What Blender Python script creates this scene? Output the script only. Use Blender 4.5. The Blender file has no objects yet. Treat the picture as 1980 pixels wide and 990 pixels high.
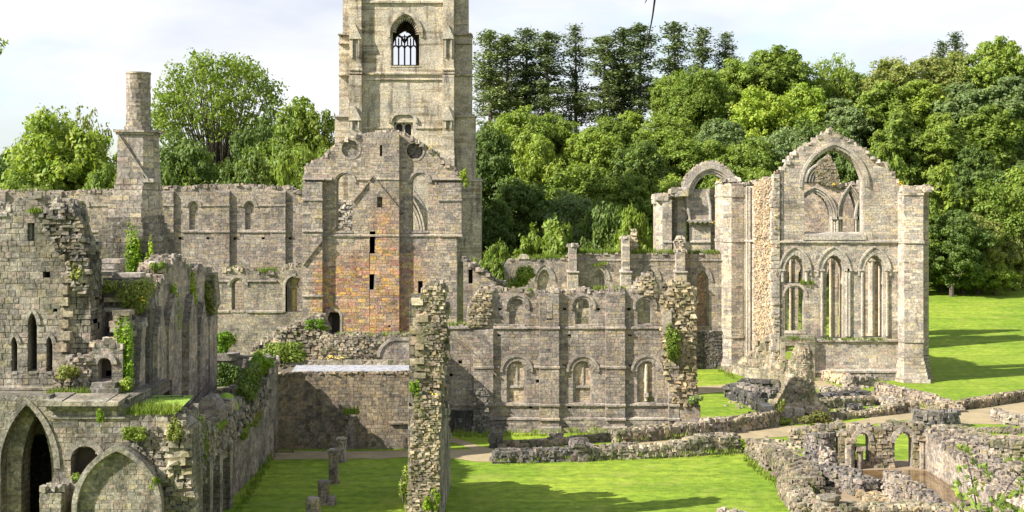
import bpy, math, random
import numpy as np
from mathutils import Vector, Matrix
from mathutils.geometry import tessellate_polygon
S = bpy.context.scene
COL = S.collection
R = math.radians
# ---------------------------------------------------------------- camera, sky, sun, exposure
H, FPX, CX, HY = 17.8, 2640.0, 990.0, 400.0      # eye height, focal length, principal column, horizon row (photo is 1980 wide)
cam = bpy.data.cameras.new('camera'); co = bpy.data.objects.new('camera', cam); COL.objects.link(co)
co.location = (0, 0, H); co.rotation_euler = (R(90), 0, 0)
cam.sensor_width = 36; cam.lens = 36*FPX/1980; cam.shift_y = -(495-HY)/1980; cam.clip_start = .1; cam.clip_end = 4000
S.camera = co
SUN_EL, SUN_AZ = R(37), R(24)                      # light travels to +x, SUN_AZ towards +y, going down SUN_EL
sd = bpy.data.lights.new('sun', 'SUN'); sd.energy = 5.0; sd.angle = R(.5); sd.color = (1, .95, .88)
so = bpy.data.objects.new('sun', sd); COL.objects.link(so)
ldir = Vector((math.cos(SUN_EL)*math.cos(SUN_AZ), math.cos(SUN_EL)*math.sin(SUN_AZ), -math.sin(SUN_EL)))
so.rotation_euler = ldir.to_track_quat('-Z', 'Y').to_euler(); so.location = (-60, -40, 80)
W = bpy.data.worlds.new('World'); S.world = W; W.use_nodes = True
nt = W.node_tree; N_, L_ = nt.nodes, nt.links; N_.clear()
wo = N_.new('ShaderNodeOutputWorld'); bg = N_.new('ShaderNodeBackground'); bg.inputs['Strength'].default_value = .1
sky = N_.new('ShaderNodeTexSky'); sky.sky_type = 'NISHITA'; sky.sun_disc = False
sky.sun_elevation = SUN_EL; sky.sun_rotation = math.atan2(-ldir.x, -ldir.y)
tc = N_.new('ShaderNodeTexCoord'); mp = N_.new('ShaderNodeMapping'); mp.inputs['Scale'].default_value = (2.6, 2.6, 7.5)
mp.inputs['Location'].default_value = (.35, .2, .55)
cn = N_.new('ShaderNodeTexNoise'); cn.inputs['Scale'].default_value = 1.15; cn.inputs['Detail'].default_value = 9; cn.inputs['Roughness'].default_value = .56
cr = N_.new('ShaderNodeValToRGB'); cr.color_ramp.elements[0].position = .34; cr.color_ramp.elements[1].position = .52
cn2 = N_.new('ShaderNodeTexNoise'); cn2.inputs['Scale'].default_value = 1.3; cn2.inputs['Detail'].default_value = 7
cr2 = N_.new('ShaderNodeValToRGB')
cr2.color_ramp.elements[0].position = .40; cr2.color_ramp.elements[0].color = (3.75, 4.0, 4.6, 1)
cr2.color_ramp.elements[1].position = .56; cr2.color_ramp.elements[1].color = (5.1, 5.2, 5.3, 1)
sx = N_.new('ShaderNodeSeparateXYZ'); mr = N_.new('ShaderNodeMapRange')       # the cloud bank stands low ahead, open sky above
mr.inputs['From Min'].default_value = .28; mr.inputs['From Max'].default_value = .75
mr.inputs['To Min'].default_value = 1; mr.inputs['To Max'].default_value = .62
mu = N_.new('ShaderNodeMath'); mu.operation = 'MULTIPLY'
mx = N_.new('ShaderNodeMix'); mx.data_type = 'RGBA'
L_.new(tc.outputs['Generated'], mp.inputs['Vector']); L_.new(mp.outputs[0], cn.inputs['Vector']); L_.new(mp.outputs[0], cn2.inputs['Vector'])
L_.new(cn.outputs['Fac'], cr.inputs[0]); L_.new(cn2.outputs['Fac'], cr2.inputs[0])
L_.new(tc.outputs['Generated'], sx.inputs[0]); L_.new(sx.outputs['Z'], mr.inputs['Value'])
L_.new(cr.outputs['Color'], mu.inputs[0]); L_.new(mr.outputs[0], mu.inputs[1])
L_.new(mu.outputs[0], mx.inputs['Factor']); L_.new(sky.outputs[0], mx.inputs['A']); L_.new(cr2.outputs['Color'], mx.inputs['B'])
L_.new(mx.outputs['Result'], bg.inputs['Color']); L_.new(bg.outputs[0], wo.inputs['Surface'])
S.view_settings.view_transform = 'Standard'; S.view_settings.look = 'None'; S.view_settings.gamma = 1
S.view_settings.exposure = 1.05
S.cycles.max_bounces = 5; S.cycles.diffuse_bounces = 3; S.cycles.glossy_bounces = 2; S.cycles.transmission_bounces = 3; S.cycles.use_denoising = True

# ---------------------------------------------------------------- materials
def nodes(name):
    m = bpy.data.materials.new(name); m.use_nodes = True
    n = m.node_tree.nodes; l = m.node_tree.links; b = n['Principled BSDF']; return m, n, l, b
def mixc(n, l, fac, a, b, mode='MIX'):
    x = n.new('ShaderNodeMix'); x.data_type = 'RGBA'; x.blend_type = mode
    for s, v in (('Factor', fac), ('A', a), ('B', b)):
        if hasattr(v, 'is_output'): l.new(v, x.inputs[s])
        elif s == 'Factor': x.inputs[s].default_value = v
        else: x.inputs[s].default_value = (*v[:3], 1)
    return x.outputs['Result']
def noise(n, l, vec, scale, detail=4, rough=.55, vs=None):
    if vs:
        mpn = n.new('ShaderNodeMapping'); mpn.inputs['Scale'].default_value = vs; l.new(vec, mpn.inputs[0]); vec = mpn.outputs[0]
    x = n.new('ShaderNodeTexNoise'); x.inputs['Scale'].default_value = scale; x.inputs['Detail'].default_value = detail
    x.inputs['Roughness'].default_value = rough; l.new(vec, x.inputs['Vector']); return x.outputs['Fac']
def ramp(n, l, v, lo, hi, a=0., b=1.):
    x = n.new('ShaderNodeMapRange'); x.interpolation_type = 'SMOOTHSTEP'
    x.inputs['From Min'].default_value = lo; x.inputs['From Max'].default_value = hi
    x.inputs['To Min'].default_value = a; x.inputs['To Max'].default_value = b; l.new(v, x.inputs['Value']); return x.outputs[0]
def mth(n, l, op, a, b):
    x = n.new('ShaderNodeMath'); x.operation = op
    for i, v in enumerate((a, b)):
        if hasattr(v, 'is_output'): l.new(v, x.inputs[i])
        else: x.inputs[i].default_value = v
    return x.outputs[0]
def stone(name, c1, c2, streak=.6, white=.35, yellow=.25, moss=0., bandy=0., bump=.5, seed=0):
    m, n, l, b = nodes(name); c1 = [x*.99*e for x, e in zip(c1, (1, .985, .945))]; c2 = [x*.93*e for x, e in zip(c2, (1, .985, .955))]
    t = n.new('ShaderNodeNewGeometry'); mp = n.new('ShaderNodeMapping'); mp.inputs['Location'].default_value = (seed*7.3, seed*3.1, seed*1.7)
    l.new(t.outputs['Position'], mp.inputs[0]); v = mp.outputs[0]
    at = n.new('ShaderNodeAttribute'); at.attribute_name = 'tint'
    col = mixc(n, l, ramp(n, l, noise(n, l, v, .45, 5, .6), .38, .62), c1, c2)
    col = mixc(n, l, 1., col, at.outputs['Color'], 'MULTIPLY')
    # courses on flat reveals and backs
    uv = n.new('ShaderNodeUVMap'); uv.uv_map = 'uv'
    br = n.new('ShaderNodeTexBrick'); br.inputs['Scale'].default_value = 1; br.inputs['Brick Width'].default_value = .62; br.inputs['Row Height'].default_value = .31
    br.inputs['Mortar Size'].default_value = .02; br.inputs['Mortar Smooth'].default_value = .6
    br.inputs['Color1'].default_value = (1.1, 1.08, 1.04, 1); br.inputs['Color2'].default_value = (.78, .76, .74, 1); br.inputs['Mortar'].default_value = (.4, .38, .36, 1)
    l.new(uv.outputs[0], br.inputs['Vector'])
    col = mixc(n, l, mth(n, l, 'MULTIPLY', at.outputs['Alpha'], .9), col, mixc(n, l, 1., col, br.outputs['Color'], 'MULTIPLY'))
    # fine grain, run-off streaks and lichen
    fine = noise(n, l, v, 5.5, 6, .7)
    col = mixc(n, l, 1., col, mixc(n, l, ramp(n, l, fine, .3, .7), (.52, .51, .5), (1.4, 1.38, 1.35)), 'MULTIPLY')
    st = mth(n, l, 'MULTIPLY', ramp(n, l, noise(n, l, v, 1.1, 5, .6, (1.2, 1.2, .16)), .5, .68), streak)
    col = mixc(n, l, st, col, mixc(n, l, 1., col, (.36, .35, .35), 'MULTIPLY'))
    ck = mth(n, l, 'MULTIPLY', ramp(n, l, noise(n, l, v, .28, 6, .68), .52, .66), .45+.3*streak)    # old dark crust in patches
    col = mixc(n, l, ck, col, mixc(n, l, 1., col, (.50, .485, .47), 'MULTIPLY'))
    if bandy:
        bd = mth(n, l, 'MULTIPLY', ramp(n, l, noise(n, l, v, 1.0, 4, .6, (.09, .09, 1.5)), .5, .62), bandy)
        col = mixc(n, l, mth(n, l, 'MULTIPLY', bd, ramp(n, l, noise(n, l, v, .25, 3), .4, .6)), col, mixc(n, l, 1., col, (.5, .47, .43), 'MULTIPLY'))
    wl = mth(n, l, 'MULTIPLY', ramp(n, l, noise(n, l, v, 3.2, 3, .7), .6, .68), white)
    col = mixc(n, l, wl, col, (.46, .45, .41))
    yl = mth(n, l, 'MULTIPLY', mth(n, l, 'MULTIPLY', ramp(n, l, noise(n, l, v, .5, 3), .5, .64), ramp(n, l, noise(n, l, v, 4.5, 3, .7), .5, .62)), yellow)
    col = mixc(n, l, yl, col, (.40, .29, .07))
    if moss:
        ml = mth(n, l, 'MULTIPLY', ramp(n, l, noise(n, l, v, .9, 5, .65), .5, .62), moss)
        col = mixc(n, l, ml, col, (.12, .15, .03))
    l.new(col, b.inputs['Base Color']); b.inputs['Roughness'].default_value = .92; b.inputs['Specular IOR Level'].default_value = .25
    bp = n.new('ShaderNodeBump'); bp.inputs['Strength'].default_value = bump; bp.inputs['Distance'].default_value = .09
    hgt = mth(n, l, 'ADD', fine, mth(n, l, 'MULTIPLY', mth(n, l, 'MULTIPLY', br.outputs['Fac'], at.outputs['Alpha']), -.6))
    l.new(hgt, bp.inputs['Height']); l.new(bp.outputs[0], b.inputs['Normal'])
    return m
def leafmat(name, c1, c2, trans=.4):
    m, n, l, b = nodes(name)
    at = n.new('ShaderNodeAttribute'); at.attribute_name = 'tint'; oi = n.new('ShaderNodeObjectInfo')
    g = n.new('ShaderNodeNewGeometry')
    f = mth(n, l, 'ADD', mth(n, l, 'MULTIPLY', noise(n, l, g.outputs['Position'], .35, 3), .7), mth(n, l, 'MULTIPLY', oi.outputs['Random'], .3))
    col = mixc(n, l, 1., mixc(n, l, ramp(n, l, f, .3, .75), c1, c2), at.outputs['Color'], 'MULTIPLY')
    l.new(col, b.inputs['Base Color']); b.inputs['Roughness'].default_value = .55; b.inputs['Specular IOR Level'].default_value = .3
    tr = n.new('ShaderNodeBsdfTranslucent'); l.new(mixc(n, l, 1., col, (1.2, 1.25, .55), 'MULTIPLY'), tr.inputs['Color'])
    ms = n.new('ShaderNodeMixShader'); ms.inputs[0].default_value = trans
    l.new(b.outputs[0], ms.inputs[1]); l.new(tr.outputs[0], ms.inputs[2]); l.new(ms.outputs[0], n['Material Output'].inputs['Surface'])
    return m
def plain(name, c, rough=.8, metal=0., bumpscale=0, var=.25):
    m, n, l, b = nodes(name)
    t = n.new('ShaderNodeNewGeometry')
    f = noise(n, l, t.outputs['Position'], 3.1, 5, .65)
    l.new(mixc(n, l, ramp(n, l, f, .3, .7), [x*(1-var) for x in c], [x*(1+var) for x in c]), b.inputs['Base Color'])
    b.inputs['Roughness'].default_value = rough; b.inputs['Metallic'].default_value = metal
    if bumpscale:
        bp = n.new('ShaderNodeBump'); bp.inputs['Strength'].default_value = .5; bp.inputs['Distance'].default_value = .05
        l.new(noise(n, l, t.outputs['Position'], bumpscale, 5), bp.inputs['Height']); l.new(bp.outputs[0], b.inputs['Normal'])
    return m
M = {}
M['grey'] = stone('grey_stone', (0.382, 0.351, 0.310), (0.280, 0.260, 0.241), seed=1)
M['east'] = stone('east_stone', (0.369, 0.338, 0.303), (0.280, 0.254, 0.227), streak=.45, white=.25, yellow=.3, seed=2)
M['pale'] = stone('pale_stone', (0.50, 0.465, 0.41), (0.40, 0.372, 0.335), streak=.4, white=.25, yellow=.4, seed=3)
M['tower'] = stone('tower_stone', (0.56, 0.51, 0.415), (0.46, 0.43, 0.37), streak=.85, white=.15, yellow=.45, bump=.22, bandy=.9, seed=4)
M['warm'] = stone('warm_stone', (0.395, 0.358, 0.303), (0.331, 0.305, 0.282), streak=.35, white=.18, yellow=.45, seed=5)
M['dark'] = stone('dark_stone', (0.217, 0.208, 0.200), (0.153, 0.150, 0.152), streak=.6, white=.55, yellow=.12, moss=.15, seed=6)
M['mossy'] = stone('mossy_stone', (0.38, 0.35, 0.285), (0.225, 0.21, 0.18), streak=.5, white=.4, yellow=.2, moss=.35, seed=7)
M['brown'] = stone('brown_stone', (0.280, 0.240, 0.179), (0.210, 0.189, 0.158), streak=.55, white=.25, yellow=.2, seed=8)
M['left'] = stone('left_stone', (0.355, 0.335, 0.295), (0.215, 0.205, 0.185), streak=.65, white=.55, yellow=.12, moss=.14, bump=.8, seed=9)
M['roof'] = plain('roof_gravel', (.30, .30, .315), .9, 0, 14, .42)
M['lead'] = plain('slate_slab', (.12, .125, .13), .6, 0, 5)
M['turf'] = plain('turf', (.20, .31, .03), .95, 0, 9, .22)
M['iron'] = plain('iron', (.05, .05, .05), .5, .6)
M['rust'] = plain('gate_iron', (.20, .15, .08), .6, .3)
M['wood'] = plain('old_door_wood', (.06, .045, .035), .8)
M['bark'] = plain('bark', (.10, .08, .06), .95, 0, 9)
M['twig'] = plain('twig_bark', (.05, .04, .035), .9)
M['leaf_mid'] = leafmat('leaf_mid', (0.170, 0.240, 0.037), (0.257, 0.339, 0.058))
M['leaf_light'] = leafmat('leaf_light', (.20, .28, .04), (.29, .37, .055))
M['leaf_lime'] = leafmat('leaf_lime', (.26, .36, .045), (.36, .44, .055))
M['leaf_dark'] = leafmat('leaf_dark', (0.099, 0.158, 0.035), (0.164, 0.228, 0.049))
M['leaf_olive'] = leafmat('leaf_olive', (0.222, 0.257, 0.064), (0.304, 0.333, 0.094))
M['leaf_blue'] = leafmat('leaf_sage', (0.175, 0.240, 0.088), (0.246, 0.322, 0.129))
M['needle'] = leafmat('pine_needle', (.095, .135, .055), (.155, .20, .08), .12)
M['needle_light'] = leafmat('pine_needle_light', (.13, .175, .06), (.20, .25, .09), .15)
M['ivy'] = leafmat('ivy_leaf', (0.131, 0.246, 0.017), (0.319, 0.435, 0.029))
M['grassblade'] = leafmat('grass_blade', (.13, .20, .02), (.26, .31, .04), .2)
M['dry'] = leafmat('dry_herb', (.16, .12, .04), (.12, .15, .03), .2)
M['flower'] = plain('yellow_petal', (.75, .50, .02), .6)
def grass_mat():
    m, n, l, b = nodes('lawn_grass')
    g = n.new('ShaderNodeNewGeometry'); v = g.outputs['Position']
    a = noise(n, l, v, .09, 4, .6); f = noise(n, l, v, 1.3, 6, .7); s = noise(n, l, v, 1., 3, .6, (.06, .8, 1))
    col = mixc(n, l, ramp(n, l, a, .35, .65), (.155, .242, .022), (.235, .312, .034))
    col = mixc(n, l, 1., col, mixc(n, l, ramp(n, l, f, .3, .72), (.62, .68, .6), (1.3, 1.24, 1.2)), 'MULTIPLY')
    col = mixc(n, l, 1., col, mixc(n, l, ramp(n, l, s, .4, .6), (.86, .88, .84), (1.1, 1.08, 1.)), 'MULTIPLY')
    y = mth(n, l, 'MULTIPLY', ramp(n, l, noise(n, l, v, .35, 6, .7), .5, .68), .55)
    col = mixc(n, l, y, col, (.27, .28, .06))
    dk = mth(n, l, 'MULTIPLY', ramp(n, l, noise(n, l, v, .8, 5, .7, (1.3, 1, 1)), .54, .66), .35)
    col = mixc(n, l, dk, col, (.09, .19, .02))
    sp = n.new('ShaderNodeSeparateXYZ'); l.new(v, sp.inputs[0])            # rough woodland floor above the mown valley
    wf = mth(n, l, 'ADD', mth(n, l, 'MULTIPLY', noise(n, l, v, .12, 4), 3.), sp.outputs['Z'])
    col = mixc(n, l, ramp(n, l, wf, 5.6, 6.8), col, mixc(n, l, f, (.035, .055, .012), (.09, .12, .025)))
    l.new(col, b.inputs['Base Color']); b.inputs['Roughness'].default_value = .9; b.inputs['Specular IOR Level'].default_value = .15
    bp = n.new('ShaderNodeBump'); bp.inputs['Strength'].default_value = .5; bp.inputs['Distance'].default_value = .12
    l.new(mth(n, l, 'ADD', noise(n, l, v, 9, 4, .7), f), bp.inputs['Height']); l.new(bp.outputs[0], b.inputs['Normal']); return m
M['grass'] = grass_mat()
def path_mat(name, c1, c2):
    m, n, l, b = nodes(name); g = n.new('ShaderNodeNewGeometry'); v = g.outputs['Position']
    col = mixc(n, l, ramp(n, l, noise(n, l, v, .5, 6, .65), .35, .65), c1, c2)
    col = mixc(n, l, mth(n, l, 'MULTIPLY', ramp(n, l, noise(n, l, v, 1.4, 5, .7), .55, .66), .5), col, (.13, .15, .04))
    col = mixc(n, l, 1., col, mixc(n, l, noise(n, l, v, 14, 3, .8), (.6, .7, .7), (1.3, 1.3, 1.3)), 'MULTIPLY')
    l.new(col, b.inputs['Base Color']); b.inputs['Roughness'].default_value = .95
    bp = n.new('ShaderNodeBump'); bp.inputs['Strength'].default_value = .4; bp.inputs['Distance'].default_value = .04
    l.new(noise(n, l, v, 10, 5), bp.inputs['Height']); l.new(bp.outputs[0], b.inputs['Normal']); return m
M['path'] = path_mat('path_gravel', (.37, .275, .155), (.29, .215, .12))
M['mud'] = path_mat('mud_floor', (.30, .21, .13), (.22, .15, .09))
def water_mat():
    m, n, l, b = nodes('muddy_water'); g = n.new('ShaderNodeNewGeometry'); v = g.outputs['Position']
    l.new(mixc(n, l, ramp(n, l, noise(n, l, v, .8, 4), .4, .6), (.17, .11, .045), (.10, .06, .03)), b.inputs['Base Color'])
    b.inputs['Roughness'].default_value = .08; bp = n.new('ShaderNodeBump'); bp.inputs['Strength'].default_value = .06
    l.new(noise(n, l, v, 3, 3), bp.inputs['Height']); l.new(bp.outputs[0], b.inputs['Normal']); return m
M['water'] = water_mat()
# ---------------------------------------------------------------- mesh builder and naming helpers
OFF = {}
class MB:
    def __init__(s): s.v = []; s.f = []; s.c = []; s.k = []
    def mark(s): s.k.append(len(s.f))             # a new piece starts here
    def face(s, pts, c):
        i = len(s.v); s.v.extend(pts); s.f.append(tuple(range(i, i+len(pts)))); s.c.append(c)
    def build(s, name, mat, parent=None, loc=None):
        if name in ('dark_recess', 'putlog_hole') and not s.k and len(s.f) > 1 and parent is not None: s.k = list(range(len(s.f)))
        k = sorted(set([0]+s.k+[len(s.f)]))
        if len(k) > 2 and parent is not None and name in ('string_course', 'roof_scar', 'shaft', 'dark_recess', 'putlog_hole', 'slab', 'upright_slab', 'rubble_core', 'mullion', 'porch_jamb'):         # each piece an object of its own
            for a, b in zip(k[:-1], k[1:]):
                q = MB(); ix = {}
                for f, c in zip(s.f[a:b], s.c[a:b]):
                    for i in f:
                        if i not in ix: ix[i] = len(q.v); q.v.append(s.v[i])
                    q.f.append(tuple(ix[i] for i in f)); q.c.append(c)
                o = q.build(name, mat, parent)
            return o
        me = bpy.data.meshes.new(name)
        off = OFF.get(parent, (0, 0, 0)) if parent is not None else (loc or (0, 0, 0))
        V = np.array(s.v, dtype=np.float32).reshape(-1, 3) - np.array(off, dtype=np.float32)
        ln = np.array([len(f) for f in s.f], dtype=np.int32); fl = np.array([i for f in s.f for i in f], dtype=np.int32)
        me.vertices.add(len(V)); me.vertices.foreach_set('co', V.ravel())
        me.loops.add(len(fl)); me.loops.foreach_set('vertex_index', fl)
        me.polygons.add(len(ln)); st = np.concatenate(([0], np.cumsum(ln)[:-1])).astype(np.int32)
        me.polygons.foreach_set('loop_start', st); me.update(calc_edges=True)
        me.shade_flat()
        ca = me.color_attributes.new('tint', 'FLOAT_COLOR', 'CORNER')
        ca.data.foreach_set('color', np.repeat(np.array(s.c, dtype=np.float32), ln, axis=0).ravel())
        me.shade_flat()
        nr = np.zeros(len(ln)*3, dtype=np.float32); me.polygons.foreach_get('normal', nr); nr = np.repeat(nr.reshape(-1, 3), ln, axis=0)
        P = s_np = np.array(s.v, dtype=np.float32)[fl]
        h = np.hypot(nr[:, 0], nr[:, 1]) + 1e-6; tx, ty = -nr[:, 1]/h, nr[:, 0]/h
        flat = np.abs(nr[:, 2]) > .8
        u = np.where(flat, P[:, 0], P[:, 0]*tx+P[:, 1]*ty); w = np.where(flat, P[:, 1], P[:, 2])
        uv = me.uv_layers.new(name='uv'); uv.data.foreach_set('uv', np.stack([u, w], 1).astype(np.float32).ravel())
        me.materials.append(M[mat] if isinstance(mat, str) else mat)
        o = bpy.data.objects.new(name, me); COL.objects.link(o)
        if parent is not None: o.parent = parent
        else: o.location = off
        OFF[o] = off
        return o
def tag(o, label, cat, group=None, kind=None):
    o['label'] = label; o['category'] = cat
    if group: o['group'] = group
    o['kind'] = kind or 'thing'
    return o
def thing(name, label, cat, loc=(0, 0, 0), group=None):
    o = bpy.data.objects.new(name, None); COL.objects.link(o); o.location = loc; o.empty_display_size = .5
    OFF[o] = tuple(loc); return tag(o, label, cat, group)
def struct(o): o['kind'] = 'structure'; return o
rng = random.Random(7)
def at(px, py, D): return ((px-CX)/FPX*D, D, H-(py-HY)/FPX*D)
def gnd(px, py, z=0.):
    D = (H-z)*FPX/(py-HY); return ((px-CX)/FPX*D, D)
class Fr:                                         # a wall face: origin, direction along it, outward normal
    def __init__(s, o, U, N): s.o = Vector(o); s.U = Vector(U); s.N = Vector(N); s.ang = math.atan2(s.U.y, s.U.x)
    def p(s, u, z, n=0.):
        o, U, N = s.o, s.U, s.N
        return (o.x+U.x*u+N.x*n, o.y+U.y*u+N.y*n, o.z+z)
    def px(s, x, y): return ((x-CX)/FPX*s.o.y, H-(y-HY)/FPX*s.o.y)
    def poly(s, pts): return [s.px(*q) for q in pts]
    def shift(s, n): return Fr(s.o+s.N*n, s.U, s.N)
def front(D): return Fr((0, D, 0), (1, 0, 0), (0, -1, 0))
def back(D): return Fr((0, D, 0), (1, 0, 0), (0, 1, 0))
def along(x0, y0, x1, y1, flip=False):
    d = Vector((x1-x0, y1-y0, 0)); L = d.length; d /= L
    n = Vector((d.y, -d.x, 0));  n = -n if flip else n
    f = Fr((x0, y0, 0), d, n); f.L = L; return f
PAL = [(1.0, .97, .93), (.90, .88, .86), (1.10, 1.05, .97), (.80, .79, .80), (1.18, 1.14, 1.08), (.96, .92, .90), (.70, .69, .70), (1.05, .98, .90), (1.08, .96, .93), (.84, .81, .80), (1.12, 1.04, .86)]
def tint(amp=1.05, mul=(1, 1, 1)):
    c = PAL[int(rng.random()*len(PAL))]; k = .92+.16*rng.random()
    return ((1+(c[0]*k-1)*amp)*mul[0], (1+(c[1]*k-1)*amp)*mul[1], (1+(c[2]*k-1)*amp)*mul[2], 0.)
def inpoly(pts, x, y):
    r = False; j = len(pts)-1
    for i in range(len(pts)):
        a, b = pts[i], pts[j]
        if (a[1] > y) != (b[1] > y) and x < (b[0]-a[0])*(y-a[1])/(b[1]-a[1])+a[0]: r = not r
        j = i
    return r
def spans(loops, z):
    xs = []
    for pts in loops:
        j = len(pts)-1
        for i in range(len(pts)):
            a, b = pts[i], pts[j]
            if (a[1] > z) != (b[1] > z): xs.append((b[0]-a[0])*(z-a[1])/(b[1]-a[1])+a[0])
            j = i
    xs.sort(); return list(zip(xs[::2], xs[1::2]))
SL = (.74, .73, .72, 1.)
def slab(mb, fr, outer, holes=(), n0=0., n1=-1., c=SL, ends=True):
    loops = [outer]+list(holes)
    flat = [q for lp in loops for q in lp]
    tri = tessellate_polygon([[Vector((u, z, 0)) for u, z in lp] for lp in loops])
    cf = (c[0]*1.2, c[1]*1.19, c[2]*1.16, 0.) if c is SL else c
    for t in tri:
        mb.face([fr.p(*flat[i], n0) for i in t], cf)
        mb.face([fr.p(*flat[i], n1) for i in t], c)
    if ends:
        for lp in loops:
            for i in range(len(lp)):
                a, b = lp[i-1], lp[i]
                mb.face([fr.p(*a, n0), fr.p(*b, n0), fr.p(*b, n1), fr.p(*a, n1)], c)
RELIEF = .5
def blocks(mb, fr, outer, holes=(), course=.32, blen=(.35, .85), relief=.05, amp=1.2, tf=None, miss=.015, jag=.3, gap=.008):
    zs = [q[1] for q in outer]; z = min(zs); zt = max(zs); loops = [outer]+list(holes)
    while z < zt:
        ch = course*rng.choice((.62, .8, .9, 1., 1.1, 1.3))*rng.uniform(.93, 1.07)
        for (a, b) in spans(loops, z+ch*.5):
            if b-a < .08: continue
            u = a
            while u < b-.02:
                w = rng.uniform(*blen)
                if b-u-w < blen[0]*.6: w = b-u
                u2 = min(u+w, b)
                if rng.random() > miss:
                    r = relief*RELIEF*(.35+.65*rng.random()); g = gap*(.5+rng.random()); j = min(.03, w*.05)
                    R_ = lambda: rng.uniform(-j, j)
                    tl = tint(amp) if tf is None else tint(amp, tf((u+u2)/2, z))
                    q = [(u+g, z+g), (u2-g, z+g), (u2-g, z+ch-g), (u+g, z+ch-g)]
                    k = min(r*.5, .03)
                    F = [fr.p(q[0][0]+k+R_()*jag, q[0][1]+k*.7+R_()*(jag-.3), r*rng.uniform(.6, 1)), fr.p(q[1][0]-k+R_()*jag, q[1][1]+k*.7+R_()*(jag-.3), r*rng.uniform(.6, 1)),
                         fr.p(q[2][0]-k+R_()*jag, q[2][1]-k*.7+R_()*(jag-.3), r*rng.uniform(.6, 1)), fr.p(q[3][0]+k+R_()*jag, q[3][1]-k*.7+R_()*(jag-.3), r*rng.uniform(.6, 1))]
                    B = [fr.p(*e, -.01) for e in q]
                    i = len(mb.v); mb.v.extend(F+B)
                    mb.f += [(i, i+1, i+2, i+3), (i, i+1, i+5, i+4), (i+1, i+2, i+6, i+5), (i+2, i+3, i+7, i+6), (i+3, i, i+4, i+7)]
                    mb.c += [tl]*5
                u = u2
        z += ch
def wall(mb, fr, outer, holes=(), thick=1.2, n0=0., **k):
    slab(mb, fr, outer, holes, n0, n0-thick)
    blocks(mb, fr.shift(n0) if n0 else fr, outer, holes, **k)
def rect(u0, z0, u1, z1): return [(u0, z0), (u1, z0), (u1, z1), (u0, z1)]
def arch_pts(cx, spring, hw, rise=None, n=9):      # left springing to right springing
    rise = hw if rise is None else rise
    Rr = (rise*rise+hw*hw)/(2*hw); c = cx-hw+Rr; a1 = math.atan2(rise, cx-c) if rise > hw*1.001 else math.pi/2
    L = [(c+Rr*math.cos(math.pi+(a1-math.pi)*i/n), spring+Rr*math.sin(math.pi+(a1-math.pi)*i/n)) for i in range(n+1)]
    return L+[(2*cx-x, z) for x, z in L[-2::-1]]
def opening(cx, sill, spring, hw, rise=None, n=9): return [(cx-hw, sill)]+arch_pts(cx, spring, hw, rise, n)+[(cx+hw, sill)]
def band(mb, fr, A, B, n0, n1, c=None, vous=True):   # a moulding between two paths, proud n1, let in to n0
    for i in range(len(A)-1):
        t = c or tint(.6)
        a, b, d, e = A[i], A[i+1], B[i+1], B[i]
        mb.face([fr.p(*a, n1), fr.p(*b, n1), fr.p(*d, n1), fr.p(*e, n1)], t)
        mb.face([fr.p(*a, n1), fr.p(*b, n1), fr.p(*b, n0), fr.p(*a, n0)], t)
        mb.face([fr.p(*e, n1), fr.p(*d, n1), fr.p(*d, n0), fr.p(*e, n0)], t)
    for i in (0, -1): mb.face([fr.p(*A[i], n1), fr.p(*B[i], n1), fr.p(*B[i], n0), fr.p(*A[i], n0)], c or tint(.6))
def boxf(mb, fr, u0, u1, z0, z1, n0, n1, c=None, slope=0.):   # box in wall coordinates, top front edge lowered by slope
    c = c or tint(.6)
    P = [fr.p(u, z, n) for n, zz in ((n0, z1), (n1, z1-slope)) for u, z in ((u0, z0), (u1, z0), (u1, zz), (u0, zz))]
    i = len(mb.v); mb.v += P
    mb.f += [(i, i+1, i+2, i+3), (i+4, i+5, i+6, i+7), (i, i+1, i+5, i+4), (i+1, i+2, i+6, i+5), (i+2, i+3, i+7, i+6), (i+3, i, i+4, i+7)]
    mb.c += [c]*6
def string(mb, fr, u0, u1, z, h=.2, p=.14, n0=-.02):   # a string course in stones of a metre or so
    mb.mark(); u = u0
    while u < u1-.01:
        w = min(rng.uniform(.7, 1.3), u1-u); 
        if u1-u-w < .3: w = u1-u
        boxf(mb, fr, u+.004, u+w-.004, z-h*rng.uniform(.45, .55), z+h*.5, n0, p*rng.uniform(.75, 1.05), tint(.7), h*.35); u += w
def buttress(mb, fr, u0, u1, z0, z1, p, slope=.6, n0=-.03, **k):
    boxf(mb, fr, u0, u1, z0, z1, n0, p, SL, slope)
    k.setdefault('course', .32)
    blocks(mb, fr.shift(p), rect(u0, z0, u1, z1-slope), **k)
    kk = dict(k); kk['blen'] = (max(.1, p*.5), max(.12, p))
    fl = Fr(fr.p(u0, 0, 0), fr.N, -fr.U); blocks(mb, fl, rect(0, z0, p, z1-slope), **kk)
    f2 = Fr(fr.p(u1, 0, 0), fr.N, fr.U); blocks(mb, f2, rect(0, z0, p, z1-slope), **kk)
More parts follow.
